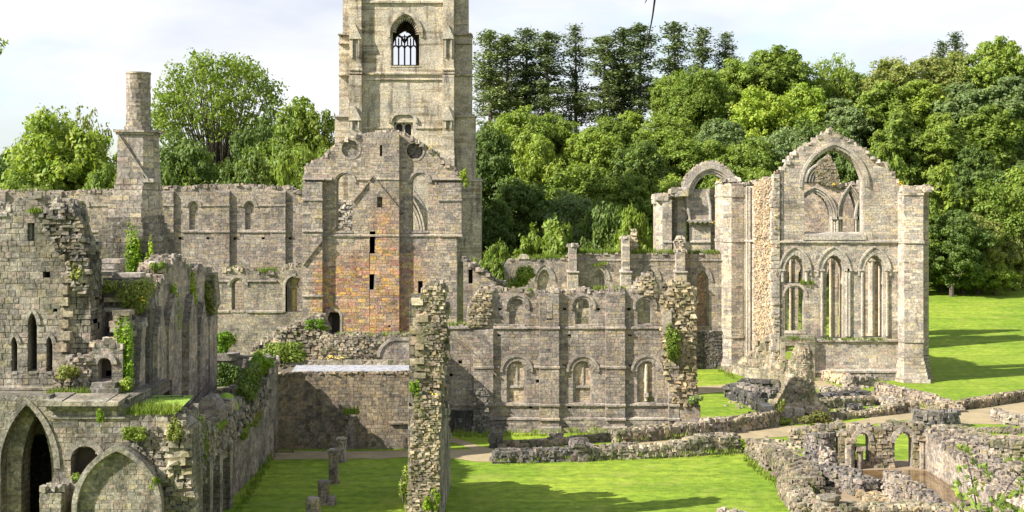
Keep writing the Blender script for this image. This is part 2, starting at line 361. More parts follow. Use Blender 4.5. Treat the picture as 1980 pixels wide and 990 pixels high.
def rock(mb, c, s, t=None, rz=0., jit=.22, tilt=.1):
    t = t or tint(1.2)
    kr = rng.uniform(.72, 1.2); t = (t[0]*kr, t[1]*kr, t[2]*kr, t[3])
    ca, sa = math.cos(rz), math.sin(rz); tx, ty = rng.uniform(-tilt, tilt), rng.uniform(-tilt, tilt)
    i = len(mb.v)
    for dz in (-1, 1):
        pin = 1. if dz < 0 else rng.uniform(.68, .95)
        for dx, dy in ((-1, -1), (1, -1), (1, 1), (-1, 1)):
            x = (dx*pin+rng.uniform(-jit, jit))*s[0]; y = (dy*pin+rng.uniform(-jit, jit))*s[1]; z = (dz+rng.uniform(-jit, jit))*s[2]
            z += x*tx+y*ty
            mb.v.append((c[0]+x*ca-y*sa, c[1]+x*sa+y*ca, c[2]+z))
    mb.f += [(i, i+1, i+2, i+3), (i+4, i+5, i+6, i+7), (i, i+1, i+5, i+4), (i+1, i+2, i+6, i+5), (i+2, i+3, i+7, i+6), (i+3, i, i+4, i+7)]
    mb.c += [t]*6
def rubble_face(mb, fr, poly, sp=.4, dep=.22, mul=(1, 1, 1), n0=0., amp=1.2, dens=1.):
    sp *= .74; us = [q[0] for q in poly]; zs = [q[1] for q in poly]; z = min(zs)+sp*.2
    while z < max(zs):
        u = min(us)+rng.random()*sp
        ch = sp*rng.uniform(.5, .72)
        while u < max(us):
            w = sp*rng.uniform(.6, 1.35)
            if inpoly(poly, u, z) and rng.random() < dens:
                rock(mb, fr.p(u, z+ch*.3, n0+rng.uniform(-.25, .5)*dep), (w*.56, dep*rng.uniform(.5, 1.), ch*.55), tint(amp, mul), fr.ang+rng.uniform(-.2, .2))
            u += w
        z += ch
def ragged(mb, fr, line, thick, sp=.45, hgt=.22, mul=(1, 1, 1), n0=0., dens=.85):   # loose stones along a broken wall head
    sp *= .78
    for (a, b) in zip(line[:-1], line[1:]):
        L = math.hypot(b[0]-a[0], b[1]-a[1]); k = max(1, int(L/sp)); m = max(1, int(thick/sp))
        for i in range(k):
            for j in range(m+1):
                if rng.random() > dens: continue
                t = (i+rng.random())/k
                s = sp*rng.uniform(.35, .7)
                rock(mb, fr.p(a[0]+(b[0]-a[0])*t, a[1]+(b[1]-a[1])*t+rng.uniform(-.3, .6)*hgt, n0-thick*(j+rng.uniform(.1, .9))/(m+1)+.05), (s, s*rng.uniform(.7, 1.1), hgt*rng.uniform(.5, 1.)), tint(1.2, mul), fr.ang+rng.uniform(-.4, .4))
def window(parent, fr, cx, sill, spring, hw, rise=None, mat='grey', hood=.3, inset=.55, inner=.72, hoodp=.13, fill=None, drop=0., hsc=1.15, name='window', jamb=True, sillbox=True, fillmul=(1, 1, 1), fillz=None):
    rise = hw if rise is None else rise
    O = opening(cx, sill, spring, hw, rise); I = opening(cx, sill+.05, spring, hw*inner, rise*inner)
    J = opening(cx, sill+.02, spring, hw*(1+inner)/2, rise*(1+inner)/2)
    mb = MB()
    band(mb, fr, J, O, -inset-.1, -inset*.45)                       # outer order
    band(mb, fr, I, J, -inset-.35, -inset)                          # inner order
    if sillbox: boxf(mb, fr, cx-hw*1.05, cx+hw*1.05, sill-.16, sill+.06, -inset-.3, .07, tint(.6), .1)
    w = mb.build(name, mat, parent)
    if hood:
        hb = MB()
        A = arch_pts(cx, spring, hw*hsc, rise*hsc); B = arch_pts(cx, spring, hw*hsc+hood, rise*hsc+hood)
        if drop: A = [(A[0][0], A[0][1]-drop)]+A+[(A[-1][0], A[-1][1]-drop)]; B = [(B[0][0], B[0][1]-drop)]+B+[(B[-1][0], B[-1][1]-drop)]
        band(hb, fr, A, B, -.05, hoodp)
        if hsc > 1.02: 
            A2 = arch_pts(cx, spring, hw*1.0, rise*1.0); band(hb, fr, A2, A, -.05, .05)
        hb.build('hood_mould', mat, w)
    if fill:
        fb = MB(); Q = opening(cx, sill+.03, spring, hw*inner*1.04, rise*inner*1.04)
        if fillz: Q = [(u, min(z, fillz)) for u, z in Q]
        slab(fb, fr, Q, (), -inset-.12, -inset-.34); blocks(fb, fr.shift(-inset-.12), Q, course=.26, blen=(.25, .5), relief=.05, tf=lambda u, z: fillmul)
        fb.build('infill', fill, w)
    return w
def hole_box(mb, fr, u, z, w, h):                    # a dark pocket: five faces going into the wall
    pass
def prism(mb, pts, z0, z1, top=True, c=SL, **k):       # masonry tower on a plan polygon
    n = len(pts); cx = sum(p[0] for p in pts)/n; cy = sum(p[1] for p in pts)/n
    for i in range(n):
        a, b = pts[i], pts[(i+1) % n]
        f = along(*a, *b)
        mid = Vector(((a[0]+b[0])/2-cx, (a[1]+b[1])/2-cy, 0))
        if f.N.dot(mid) < 0: f = along(*a, *b, flip=True)
        mb.face([f.p(0, z0), f.p(f.L, z0), f.p(f.L, z1), f.p(0, z1)], c)
        if f.N.y < .4: blocks(mb, f, rect(0, z0, f.L, z1), **k)
    if top: mb.face([(x, y, z1) for x, y in pts], c)
def taper(mb, pts0, z0, pts1, z1, course=.32, **k):    # sloped masonry between two plans
    n = len(pts0); m = max(1, int((z1-z0)/course))
    L = lambda t: [(a[0]+(b[0]-a[0])*t, a[1]+(b[1]-a[1])*t) for a, b in zip(pts0, pts1)]
    for i in range(m):
        prism(mb, L((i+.5)/m), z0+(z1-z0)*i/m, z0+(z1-z0)*(i+1)/m, course=course, **k)
def ngon(cx, cy, r, n=8, a0=0.): return [(cx+r*math.cos(a0+2*math.pi*i/n), cy+r*math.sin(a0+2*math.pi*i/n)) for i in range(n)]
def low_wall(mb, pts, h, thick=.8, sp=.42, mul=(1, 1, 1), z0=0., top=True):
    hs = h if isinstance(h, (list, tuple)) else [h]*len(pts)
    for (a, b, h0, h1) in zip(pts[:-1], pts[1:], hs[:-1], hs[1:]):
        f = along(*a, *b)
        if f.N.y > 0: f = along(*a, *b, flip=True)
        L = f.L; q = [(0, z0), (L, z0), (L, z0+h1*.92), (0, z0+h0*.92)]
        slab(mb, f.shift(-.05), q, (), 0, -thick+.1)
        rubble_face(mb, f, [(0, z0-.1), (L, z0-.1), (L, z0+h1), (0, z0+h0)], sp, .2, mul)
        rubble_face(mb, Fr(f.p(0, 0, -thick), f.U, -f.N), [(0, z0-.1), (L, z0-.1), (L, z0+h1), (0, z0+h0)], sp, .2, mul)
        rubble_face(mb, Fr(f.p(0, 0, 0), -f.N, -f.U), rect(0, z0, thick, z0+h0), sp, .2, mul)
        rubble_face(mb, Fr(f.p(L, 0, 0), -f.N, f.U), rect(0, z0, thick, z0+h1), sp, .2, mul)
        if top: ragged(mb, f, [(0, z0+h0*.95), (L, z0+h1*.95)], thick, sp, .16, mul)
# plants
def quadleaf(mb, p, nrm, s, c, asp=.6):
    n = Vector(nrm); 
    if n.length < 1e-4: n = Vector((0, 0, 1))
    n.normalize(); a = n.orthogonal().normalized(); r = rng.random()*6.283
    b = n.cross(a); d = a*math.cos(r)+b*math.sin(r); e = n.cross(d)*asp
    P = Vector(p); k = n*(s*.12)
    i = len(mb.v); mb.v += [tuple(P-d*s), tuple(P-e*s-k), tuple(P+d*s), tuple(P+e*s-k)]; mb.f.append((i, i+1, i+2, i+3)); mb.c.append(c)
def ltint(a=.35): k = 1+rng.uniform(-a, a); return (k*rng.uniform(.88, 1.15), k, k*rng.uniform(.7, 1.2), 1)
def leafball(mb, c, r, n, s, up=.2, bias=.6):
    for _ in range(n):
        d = Vector((rng.gauss(0, 1), rng.gauss(0, 1), rng.gauss(0, 1))).normalized(); k = bias+(1-bias)*rng.random()**.6
        k *= rng.uniform(.75, 1.08)
        p = (c[0]+d.x*r[0]*k, c[1]+d.y*r[1]*k, c[2]+d.z*r[2]*k)
        nn = d+Vector((rng.uniform(-.7, .7), rng.uniform(-.7, .7), rng.uniform(-.5, .7)+up))
        quadleaf(mb, p, nn, s*rng.uniform(.6, 1.25), ltint())
def tube(mb, path, radii, n=6, c=(1, 1, 1, 0)):
    rings = []
    for i, p in enumerate(path):
        p = Vector(p); d = (Vector(path[min(i+1, len(path)-1)])-Vector(path[max(i-1, 0)])).normalized()
        a = d.orthogonal().normalized(); b = d.cross(a)
        rings.append(len(mb.v)); mb.v += [tuple(p+(a*math.cos(6.2832*k/n)+b*math.sin(6.2832*k/n))*radii[i]) for k in range(n)]
    for r0, r1 in zip(rings[:-1], rings[1:]):
        for k in range(n): mb.f.append((r0+k, r0+(k+1) % n, r1+(k+1) % n, r1+k)); mb.c.append(c)
    mb.f.append(tuple(range(rings[-1], rings[-1]+n))); mb.c.append(c)
def tuft(mb, c, r, h, n, w=.03):
    for _ in range(n):
        a = rng.random()*6.283; q = r*math.sqrt(rng.random()); x, y = c[0]+q*math.cos(a), c[1]+q*math.sin(a)
        hh = h*rng.uniform(.4, 1.15); b = rng.random()*6.283; l = hh*rng.uniform(.1, .6)
        dx, dy = math.cos(b)*w, math.sin(b)*w
        mb.face([(x-dx, y-dy, c[2]-.03), (x+dx, y+dy, c[2]-.03), (x+dy*l/w*.6+dx*.4, y-dx*l/w*.6, c[2]+hh*.6), (x+dy*l/w, y-dx*l/w, c[2]+hh)], ltint(.4))
def shrub(name, label, c, r, n, s, mat='ivy', cat='shrub', balls=6, stem=True, group=None):   # a bush or a hanging mat of ivy
    base = (c[0], c[1], c[2]-r[2])
    mb = MB()
    for _ in range(balls):
        d = [rng.uniform(-.6, .6) for _ in range(3)]
        leafball(mb, (c[0]+d[0]*r[0], c[1]+d[1]*r[1], c[2]+d[2]*r[2]), [q*rng.uniform(.4, .6) for q in r], n//balls, s)
    if not stem: return tag(mb.build(name, mat, None, base), label, cat, group)
    t = thing(name, label, cat, base, group)
    sb = MB()
    for k in range(4): tube(sb, [base, (c[0]+rng.uniform(-.4, .4)*r[0], c[1]+rng.uniform(-.4, .4)*r[1], c[2]), (c[0]+rng.uniform(-.7, .7)*r[0], c[1]+rng.uniform(-.6, .6)*r[1], c[2]+r[2]*.6)], [.05, .03, .012], 5)
    sb.build('stem', 'bark', t); mb.build('foliage', mat, t); return t
# ---------------------------------------------------------------- terrain, paths
def sst(a, b, x): t = np.clip((x-a)/(b-a), 0, 1); return t*t*(3-2*t)
def terrain(x, y):
    x = np.asarray(x, float); y = np.asarray(y, float)
    z = np.clip((46-y)*.33, 0, 15.6)*sst(48, 40, y)
    rt = sst(34, 60, x)
    z = z+3.4*rt*sst(158, 232, y)
    yb = 178+(226-178)*rt; amp = 15+(31-15)*sst(-22, 0, x); amp = amp*(1-.04*rt)
    ln = 118-(118-82)*rt
    t = np.clip((y-yb)/ln, 0, 1)
    z = z+amp*(.35*t+.65*t*t*(3-2*t))
    z = z-9*sst(345, 700, y)
    z = z+.5*np.sin(x*.21+1)*np.sin(y*.17)*sst(yb+3, yb+25, y)
    return z
gx = np.concatenate([np.linspace(-1500, -130, 24), np.arange(-125, 190, 2.5), np.linspace(195, 1500, 26)])
gy = np.concatenate([np.linspace(-400, 0, 14), np.arange(3, 350, 2.5), np.linspace(360, 3000, 34)])
X, Y = np.meshgrid(gx, gy); Z = terrain(X, Y)
nx, ny = len(gx), len(gy)
mb = MB(); mb.v = list(map(tuple, np.stack([X.ravel(), Y.ravel(), Z.ravel()], 1)))
mb.f = [(j*nx+i, j*nx+i+1, (j+1)*nx+i+1, (j+1)*nx+i) for j in range(ny-1) for i in range(nx-1)]; mb.c = [(1, 1, 1, 0)]*len(mb.f)
g = mb.build('ground', 'grass'); struct(g)
for p in g.data.polygons: p.use_smooth = True
def sheet(name, mat, pts, z=.02, jag=.4):            # a flat sheet whose edge wanders a little
    out = []
    for i in range(len(pts)):
        a, b = pts[i-1], pts[i]; L = math.hypot(b[0]-a[0], b[1]-a[1]); k = max(1, int(L/1.2))
        for j in range(k): out.append((a[0]+(b[0]-a[0])*(j+1)/k+rng.uniform(-jag, jag)*.6, a[1]+(b[1]-a[1])*(j+1)/k+rng.uniform(-jag, jag)))
    mb = MB()
    for t in tessellate_polygon([[Vector((x, y, 0)) for x, y in out]]): mb.face([(out[i][0], out[i][1], z) for i in t], (1, 1, 1, 0))
    return struct(mb.build(name, mat))
G = lambda *ps: [gnd(*p) for p in ps]
sheet('path', 'path', G((528, 888), (700, 888), (850, 884), (960, 895), (1200, 876), (1340, 868), (1430, 850), (1540, 843), (1640, 828), (1760, 812), (1860, 822), (1980, 818), (2100, 816), (2100, 768), (1980, 776), (1845, 797), (1800, 789), (1700, 763), (1600, 742), (1586, 734), (1528, 734), (1545, 748), (1610, 752), (1700, 780), (1742, 800), (1600, 822), (1480, 826), (1345, 845), (1190, 858), (960, 872), (845, 871), (700, 872), (528, 873)))
sheet('side_path', 'path', G((856, 846), (900, 851), (958, 872), (958, 884), (925, 874), (880, 858), (845, 850)), .024)
sheet('cross_path', 'path', G((1340, 762), (1410, 757), (1440, 753), (1460, 746), (1430, 740), (1338, 749)), .02)
sheet('courtyard_floor', 'mud', G((1610, 890), (1786, 890), (1925, 985), (2060, 1060), (1570, 1060), (1600, 930)), .028)
sheet('puddle', 'water', G((1632, 915), (1700, 908), (1785, 909), (1850, 934), (1875, 955), (1800, 950), (1745, 958), (1690, 935)), .034, .5)
sheet('puddle', 'water', G((1755, 950), (1830, 942), (1900, 966), (1850, 978), (1790, 972)), .042, .4)

# ---------------------------------------------------------------- bell tower
def build_tower():
    D = 180; f = front(D); X_ = lambda x: f.px(x, 0)[0]; Z_ = lambda y: f.px(0, y)[1]; D2 = 194
    t = thing('bell_tower', 'tall pale square bell tower with a traceried belfry window, cut by the top edge', 'tower', (-14.5, 187, 0))
    xl, xr = X_(677), X_(878); ztop = 50.5; k = dict(course=.42, blen=(.5, 1.2), relief=.022, amp=.6)
    mb = MB()
    cxw = X_(784); sill = Z_(127); spr = Z_(66); hw = X_(812)-cxw; rise = Z_(29)-spr
    bel = opening(cxw, sill, spr, hw, rise, 12)
    cs = X_(780); sm = rect(X_(762), Z_(263), X_(798), Z_(236))
    wall(mb, f, rect(xl, 0, xr, ztop), [bel, sm], 1.6, **k)
    b = back(D2); f2 = front(D2); cb = f2.px(783, 0)[0]; hb = f2.px(806, 0)[0]-cb; sb = f2.px(0, 127)[1]; pb = f2.px(0, 92)[1]; rb = f2.px(0, 60)[1]-pb
    bo = opening(cb, sb, pb, hb, rb, 12)
    wall(mb, f2.shift(1.2), rect(xl, 0, xr, ztop), [bo], 1.6, course=.5, blen=(.6, 1.2), relief=.03)
    for x, n in ((xl, -1), (xr, 1)):
        s = Fr((x-n*.8, D+1.6, 0), (0, 1, 0), (n, 0, 0)); slab(mb, s, rect(0, 0, D2-1.2-D-1.6, ztop), (), .8, -.8)
        blocks(mb, s.shift(.8), rect(0, 0, D2-1.2-D-1.6, ztop), **k)
    boxf(mb, f, xl+.3, xr-.3, ztop-2.3, ztop-1.9, -D2+D+.5, -1, SL)      # unseen deck, added to keep the belfry interior dark
    boxf(mb, f, xl+1, xr-1, 34.6, 35., -D2+D+1, -1.6, SL)                 # unseen floor, added with the deck to shut out light
    mb.build('wall', 'tower', t)
    window(t, f, cxw, sill, spr, hw, rise, 'tower', .28, .55, .93, .22, drop=.4, hsc=1.06, name='belfry_window')
    cu = MB()                                                            # cusped fringe inside the arch
    P = arch_pts(cxw, spr, hw*.93, rise*.93, 9)
    for a, c in zip(P[1:-1:1], P[2:]):
        m = ((a[0]+c[0])/2, (a[1]+c[1])/2); v = Vector((cxw-m[0], spr-.3-m[1])).normalized()
        q = [a, c, (m[0]+v.x*.55, m[1]+v.y*.55)]
        cu.face([f.p(*e, -.5) for e in q], tint(.5)); cu.face([f.p(*e, -.7) for e in q], tint(.5))
        for i in range(3): cu.face([f.p(*q[i-1], -.5), f.p(*q[i], -.5), f.p(*q[i], -.7), f.p(*q[i-1], -.7)], tint(.5))
    cu.build('cusping', 'tower', t)
    w = window(t, f2.shift(1.2), cb, sb, pb, hb, rb, 'tower', 0, .3, .96, name='tracery_window', sillbox=False)
    tr = MB(); ff = f2.shift(.6); bar = lambda A, B, wd=.12: tube(tr, [ff.p(*A), ff.p(*B)], [wd, wd], 6, tint(.5))
    zt = sb+ (pb-sb)*.98
    for i in range(5): u = cb-hb+2*hb*i/4; bar((u, sb), (u, zt))
    for i in range(4):
        u0 = cb-hb+2*hb*i/4; A = arch_pts(u0+hb/4, zt-.25, hb/4, hb*.3, 5)
        for p, q in zip(A[:-1], A[1:]): bar(p, q)
        a2 = u0+hb/4; bar((a2, zt+.35), (a2, min(zt+1.6, pb+rb*.75)), .1)
    for i in range(1, 4): u = cb-hb+2*hb*i/4; bar((u, zt), (u, zt+1.3+(.5 if i == 2 else 0)), .1)
    for sgn in (-1, 1):
        A = arch_pts(cb+sgn*hb*.5, zt+.5, hb*.5, hb*.72, 6)
        for p, q in zip(A[:-1], A[1:]): bar(p, q, .1)
        bar((cb, zt+.6), (cb+sgn*hb*.42, pb+rb*.72), .11)
    bar((cb-hb*.55, zt+1.5), (cb+hb*.55, zt+1.5), .09)
    tr.build('tracery', 'tower', w)
    sw = MB(); 
    for u in (X_(763), X_(780), X_(797)): boxf(sw, f, u-.16, u+.16, Z_(263), Z_(240), -.9, -.45)
    for u in (X_(771.5), X_(788.5)):
        A = arch_pts(u, Z_(246), X_(788.5)-X_(780)-.1, .5, 4); T = [(x, Z_(236)) for x, z in A]; band(sw, f, A, T, -.9, -.5)
    sw.build('small_window', 'tower', t)
    hm = MB(); A = arch_pts(cs, Z_(238), X_(797)-cs+.4, 1.0, 8); B = arch_pts(cs, Z_(238), X_(797)-cs+.75, 1.3, 8); band(hm, f, A, B, -.05, .25); hm.build('hood_mould', 'tower', t)
    gl = MB(); gl.face([f.p(u, z, -1.2) for u, z in rect(X_(762), Z_(263), X_(798), Z_(236))], (.2, .2, .2, 0)); gl.build('dark_backing', 'iron', t)
    # angle buttresses with gabled niches
    for (a, c) in ((677, 700), (857, 878)):
        bb = MB(); buttress(bb, f, X_(a), X_(c), 0, ztop, .75, .3, **k); buttress(bb, f.shift(.75), X_(a)-.05, X_(c)+.05, 0, Z_(143), .3, .4, **k)
        buttress(bb, f.shift(1.05), X_(a)-.1, X_(c)+.1, 0, Z_(300), .35, .5, **k)
        o = bb.build('buttress', 'tower', t)
        for yb, yt, n in ((113, 55, .76), (250, 212, 1.06)):
            nb = MB(); u0, u1 = X_(a)+.25, X_(c)-.25; m = (u0+u1)/2; z0, z1 = Z_(yb), Z_(yt); zs = z1-1.5
            nb.face([f.p(q[0], q[1], n+.32) for q in ((u0-.3, zs), (u1+.3, zs), (m, z1+.4))], tint(.5))
            for q in ((u0-.3, zs), (u1+.3, zs)):
                nb.face([f.p(*q, n-.02), f.p(*q, n+.32), f.p(m, z1+.4, n+.32), f.p(m, z1+.4, n-.02)], tint(.5))
            nb.face([f.p(u0-.3, zs, n-.02), f.p(u1+.3, zs, n-.02), f.p(u1+.3, zs, n+.32), f.p(u0-.3, zs, n+.32)], tint(.5))
            boxf(nb, f, u0, u0+.18, z0, zs, n-.02, n+.2); boxf(nb, f, u1-.18, u1, z0, zs, n-.02, n+.2)
            nb.face([f.p(u0+.18, z0, n+.012), f.p(u1-.18, z0, n+.012), f.p(u1-.18, zs, n+.012), f.p(u0+.18, zs, n+.012)], (.55, .55, .55, 0))
            nb.build('niche', 'tower', o)
    for (x0, x1, x2, x3) in ((677, 659, 652, 644), (878, 904, 911, 918)):
        bb = MB(); s = front(D+2.2); A = X_(x0)+(.02 if x0 < 700 else -.02)
        for xx, y1 in ((x1, -80), (x2, 58), (x3, 218)) + (((930, 343),) if x0 > 700 else ((640, 520),)):
            lo, hi = sorted((A, X_(xx))); w_ = 3.2+.25*abs(xx-x1)*.1
            buttress(bb, s.shift(.12*((-80, 58, 218, 343, 520).index(y1))), lo, hi, 0, min(Z_(y1), ztop), w_*.02+.1, .3, n0=-3.2, **k)
            sfr = Fr(((hi if x0 > 700 else lo), D+2.2, 0), (0, 1, 0), ((1 if x0 > 700 else -1), 0, 0)); slab(bb, sfr, rect(0, 0, 3, min(Z_(y1), ztop)-.3), (), .01, -.3)
            boxf(bb, s, lo-.12*(x0 < 700), hi+.12*(x0 > 700), min(Z_(y1), ztop)-.45, min(Z_(y1), ztop)-.2, -3, .75, tint(.5), .1)
        bb.build('buttress', 'tower', t)
    sc = MB()
    for y, h, p in ((142, .3, .35), (153, .25, .22), (3, .4, .3)): string(sc, f, X_(700), X_(857), Z_(y), h, p)
    string(sc, f, X_(700), X_(757), Z_(247), .25, .2); string(sc, f, X_(803), X_(857), Z_(247), .25, .2)
    for y in (142, 80): 
        for a, c in ((677, 700), (857, 878)): string(sc, f.shift(.75), X_(a)-.1, X_(c)+.1, Z_(y if y > 100 else 142)+(0 if y > 100 else .45), .28, .3)
        string(sc, front(D+2.2), X_(651), X_(677), Z_(y), .25, .85); string(sc, front(D+2.2), X_(878), X_(912), Z_(y), .25, .85)
    sc.build('string_course', 'tower', t)
build_tower()

# ---------------------------------------------------------------- south transept
def build_transept():
    D = 120; f = front(D); X_ = lambda x: f.px(x, 0)[0]; Z_ = lambda y: f.px(0, y)[1]; P = f.poly
    t = thing('transept_gable', 'broken gable wall of pink and orange scorched stone before the bell tower', 'ruined wall', (X_(740), D, 0))
    def tf(u, z):
        px, py = CX+u/D*FPX, HY-(z-H)/D*FPX
        a = max(0, min(1, (py-375)/60))*max(0, 1-abs(px-745)/36) + max(0, min(1, (py-470)/70))*max(0, min(1, (px-598)/20))*max(0, min(1, (840-px)/40))
        a = min(1, a*1.3)*rng.uniform(.6, 1.6)
        c = rng.choice(((1.22, .88, .76), (1.28, 1.0, .68), (1.2, .84, .78), (1.32, 1.08, .62), (1.12, .95, .88)))
        return tuple(1+(x-1)*a for x in c)
    out = P([(588, 735), (588, 346), (594, 323), (606, 313), (622, 309), (634, 297), (643.6, 286), (661, 273.6), (686, 267), (714, 261), (732, 256), (764, 256), (781, 261), (806, 275), (827, 289), (840, 296), (848.5, 304), (859, 321), (873, 324), (884, 336), (892, 341), (893, 456), (884, 460), (884, 735)])
    lw = lambda cx: (X_(cx), Z_(447), Z_(353), X_(cx+15.5)-X_(cx))
    o1, o2 = lw(666), lw(812)
    holes = [opening(*o1), opening(*o2), ngon(X_(802), Z_(292), .72, 14), ngon(X_(677.5), Z_(288), .78, 14),
             P([(634.5, 647), (634.5, 610)])+arch_pts(X_(646), Z_(612), X_(657)-X_(646))[1:-1]+P([(657.5, 610), (657.5, 647)])]
    pockets = [(738, 281, 303, 2.4), (735.5, 381, 402, 5), (721, 447, 487, 6), (721, 527, 560, 7), (813, 542, 569, 4.5)]
    k = dict(course=.27, blen=(.3, .75), relief=.05, tf=tf)
    cb0, cb1 = X_(716), X_(773)
    mb = MB()
    hh = holes + [rect(X_(x-w), Z_(b), X_(x+w), Z_(a)) for x, a, b, w in pockets[4:]]
    slab(mb, f, out, holes+[rect(X_(x-w), Z_(b), X_(x+w), Z_(a)) for x, a, b, w in pockets], 0, -1.5); blocks(mb, f, out, hh, **k)
    ragged(mb, f, out[1:20], 1.5, .4, .2); mb.build('wall', 'warm', t)
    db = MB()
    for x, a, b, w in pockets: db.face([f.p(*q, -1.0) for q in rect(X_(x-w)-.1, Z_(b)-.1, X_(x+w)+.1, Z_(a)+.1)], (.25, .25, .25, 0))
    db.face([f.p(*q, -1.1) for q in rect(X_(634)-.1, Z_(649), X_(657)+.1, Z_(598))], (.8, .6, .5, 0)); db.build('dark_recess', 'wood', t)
    cb = MB(); pk = [rect(X_(x-w), Z_(b), X_(x+w), Z_(a)) for x, a, b, w in pockets[:4]]
    co_ = P([(716, 735), (716, 262), (732, 256.5), (764, 256.5), (773, 260), (773, 735)])
    slab(cb, f, co_, pk, .55, -.02); blocks(cb, f.shift(.55), co_, pk, **k)
    blocks(cb, Fr(f.p(cb1, 0, 0), f.N, f.U), rect(0, 0, .55, Z_(262)), course=.27, blen=(.25, .55), relief=.04, tf=lambda u, z: tf(cb1, z))
    cb.build('stair_buttress', 'warm', t)
    for a, c, y in ((587, 625, 346), (849, 893, 346)):
        bb = MB(); buttress(bb, f, X_(a), X_(c) if c < 700 else X_(884), 0, Z_(y), .5, .4, **k); buttress(bb, f, X_(a), X_(c), Z_(456), Z_(y), .53, .4, **k)
        for yy in ((386, 446, 571) if a < 700 else (387, 455)): string(bb, f.shift(.52), X_(a)-.05, X_(c)+.05, Z_(yy), .2, .14)
        bb.build('buttress', 'warm', t)
    window(t, f, *o1, mat='warm', hood=.18, inset=.4, inner=.93, hsc=1.24); window(t, f, *o2, mat='warm', hood=.18, inset=.4, inner=.93, hsc=1.24)
    for cx, cy, r, fill in ((802, 292, .72, 'dark'), (677.5, 288, .78, 'grey')):
        ob = MB(); A = ngon(X_(cx), Z_(cy), r, 18); A.append(A[0]); B = ngon(X_(cx), Z_(cy), r+.17, 18); B.append(B[0]); band(ob, f, A, B, -.1, .05)
        o = ob.build('round_window', 'warm', t); fb = MB(); n = -.2 if fill == 'grey' else -.6
        slab(fb, f, ngon(X_(cx), Z_(cy), r+.05, 14), (), n, n-.3, SL if n > -.3 else (.4, .4, .4, 1))
        (blocks if n > -.3 else rubble_face)(fb, f.shift(n), ngon(X_(cx), Z_(cy), r, 14), **(dict(course=.22, blen=(.25, .5), relief=.03) if n > -.3 else dict(sp=.3, dep=.12)))
        fb.build('infill', fill, o)
    dr = MB(); A = P([(634.5, 647)])+arch_pts(X_(646), Z_(612), X_(657.5)-X_(646))+P([(657.5, 647)]); B = P([(630, 647)])+arch_pts(X_(646), Z_(612), X_(662)-X_(646))+P([(662, 647)]); band(dr, f, A, B, -.5, .06)
    boxf(dr, f, X_(634.5), X_(639), Z_(647), Z_(612), -1.05, -.98, (.5, .4, .35, 0)); dr.build('doorway', 'warm', t)
    sc = MB()
    for a, b in ((625, 716), (773, 849)): string(sc, f, X_(a), X_(b), Z_(455), .18, .16)
    string(sc, f.shift(.55), X_(716), X_(773), Z_(455), .18, .1)
    for a, b in ((587, 643), (690, 716), (773, 787), (836, 893)): string(sc, f, X_(a), X_(b), Z_(346), .2, .16 if 625 < a < 800 else .6)
    string(sc, f.shift(.55), X_(727), X_(773), Z_(346), .18, .1)
    sc.build('string_course', 'warm', t)
    rc = MB()                                                     # the scar of a lost roof
    def scar(pts, n):
        rc.mark()
        for (a, b) in zip(pts[:-1], pts[1:]):
            m = max(1, int(math.hypot(b[0]-a[0], b[1]-a[1])/9))
            for i in range(m):
                q = [P([(a[0]+(b[0]-a[0])*(i+e)/m, a[1]+(b[1]-a[1])*(i+e)/m)])[0] for e in (0, 1)]
                band(rc, f, q, [(u, z+.14) for u, z in q], n-.05, n+.16, tint(.8, (.75, .72, .7)))
    scar([(683, 392), (716, 350)], .0); scar([(716, 350), (722, 342)], .55); scar([(722, 342), (773, 405)], .55); scar([(773, 405), (782, 414)], 0); scar([(625, 466), (650, 438)], 0); scar([(588, 513), (625, 466)], .5)
    rc.build('roof_scar', 'warm', t)
build_transept()

def build_inner():                                                # pieces of the church seen through the gable windows
    f = front(146); P = f.poly
    t = thing('crossing_arch', 'ruined inner arch of the church glimpsed through the right round-headed gable window', 'arch', (f.px(805, 0)[0], 146, 0))
    mb = MB(); cx = f.px(772, 0)[0]; zs = f.px(0, 455)[1]; hw = f.px(803, 0)[0]-cx
    out = P([(803, 735), (803, 455)])[::1]+[]
    hw = f.px(808, 0)[0]-cx; A = arch_pts(cx, zs, hw, hw*2.05, 12)
    r = A[12:]
    out = r+P([(808, 735), (835, 735), (835, 440), (828, 415), (818, 394), (806, 376), (794, 362), (780, 352), (772, 348)])
    wall(mb, f, out, (), 2., course=.35, blen=(.4, .8)); mb.build('wall', 'pale', t)
    for i, s in enumerate((1.0, 1.15, 1.3)):
        ob = MB(); a = arch_pts(cx, zs, hw*s, hw*2.05*s, 14)[14:]; b = arch_pts(cx, zs, hw*(s+.1), hw*2.05*s+hw*.1, 14)[14:]
        band(ob, f, a, b, -.1, .15+.2*i); ob.build('arch_order', 'pale', t)
    f = front(141); t2 = thing('nave_rubble', 'broken pale rubble seen low through the left round-headed gable window', 'ruined wall', (f.px(666, 0)[0], 141, 0))
    mb = MB(); o = f.poly([(640, 735), (640, 392), (652, 385), (662, 391), (672, 387), (684, 392), (690, 396), (690, 735)]); slab(mb, f, o, (), 0, -1.2); rubble_face(mb, f, o, .5, .25); mb.build('wall', 'pale', t2)
build_inner()

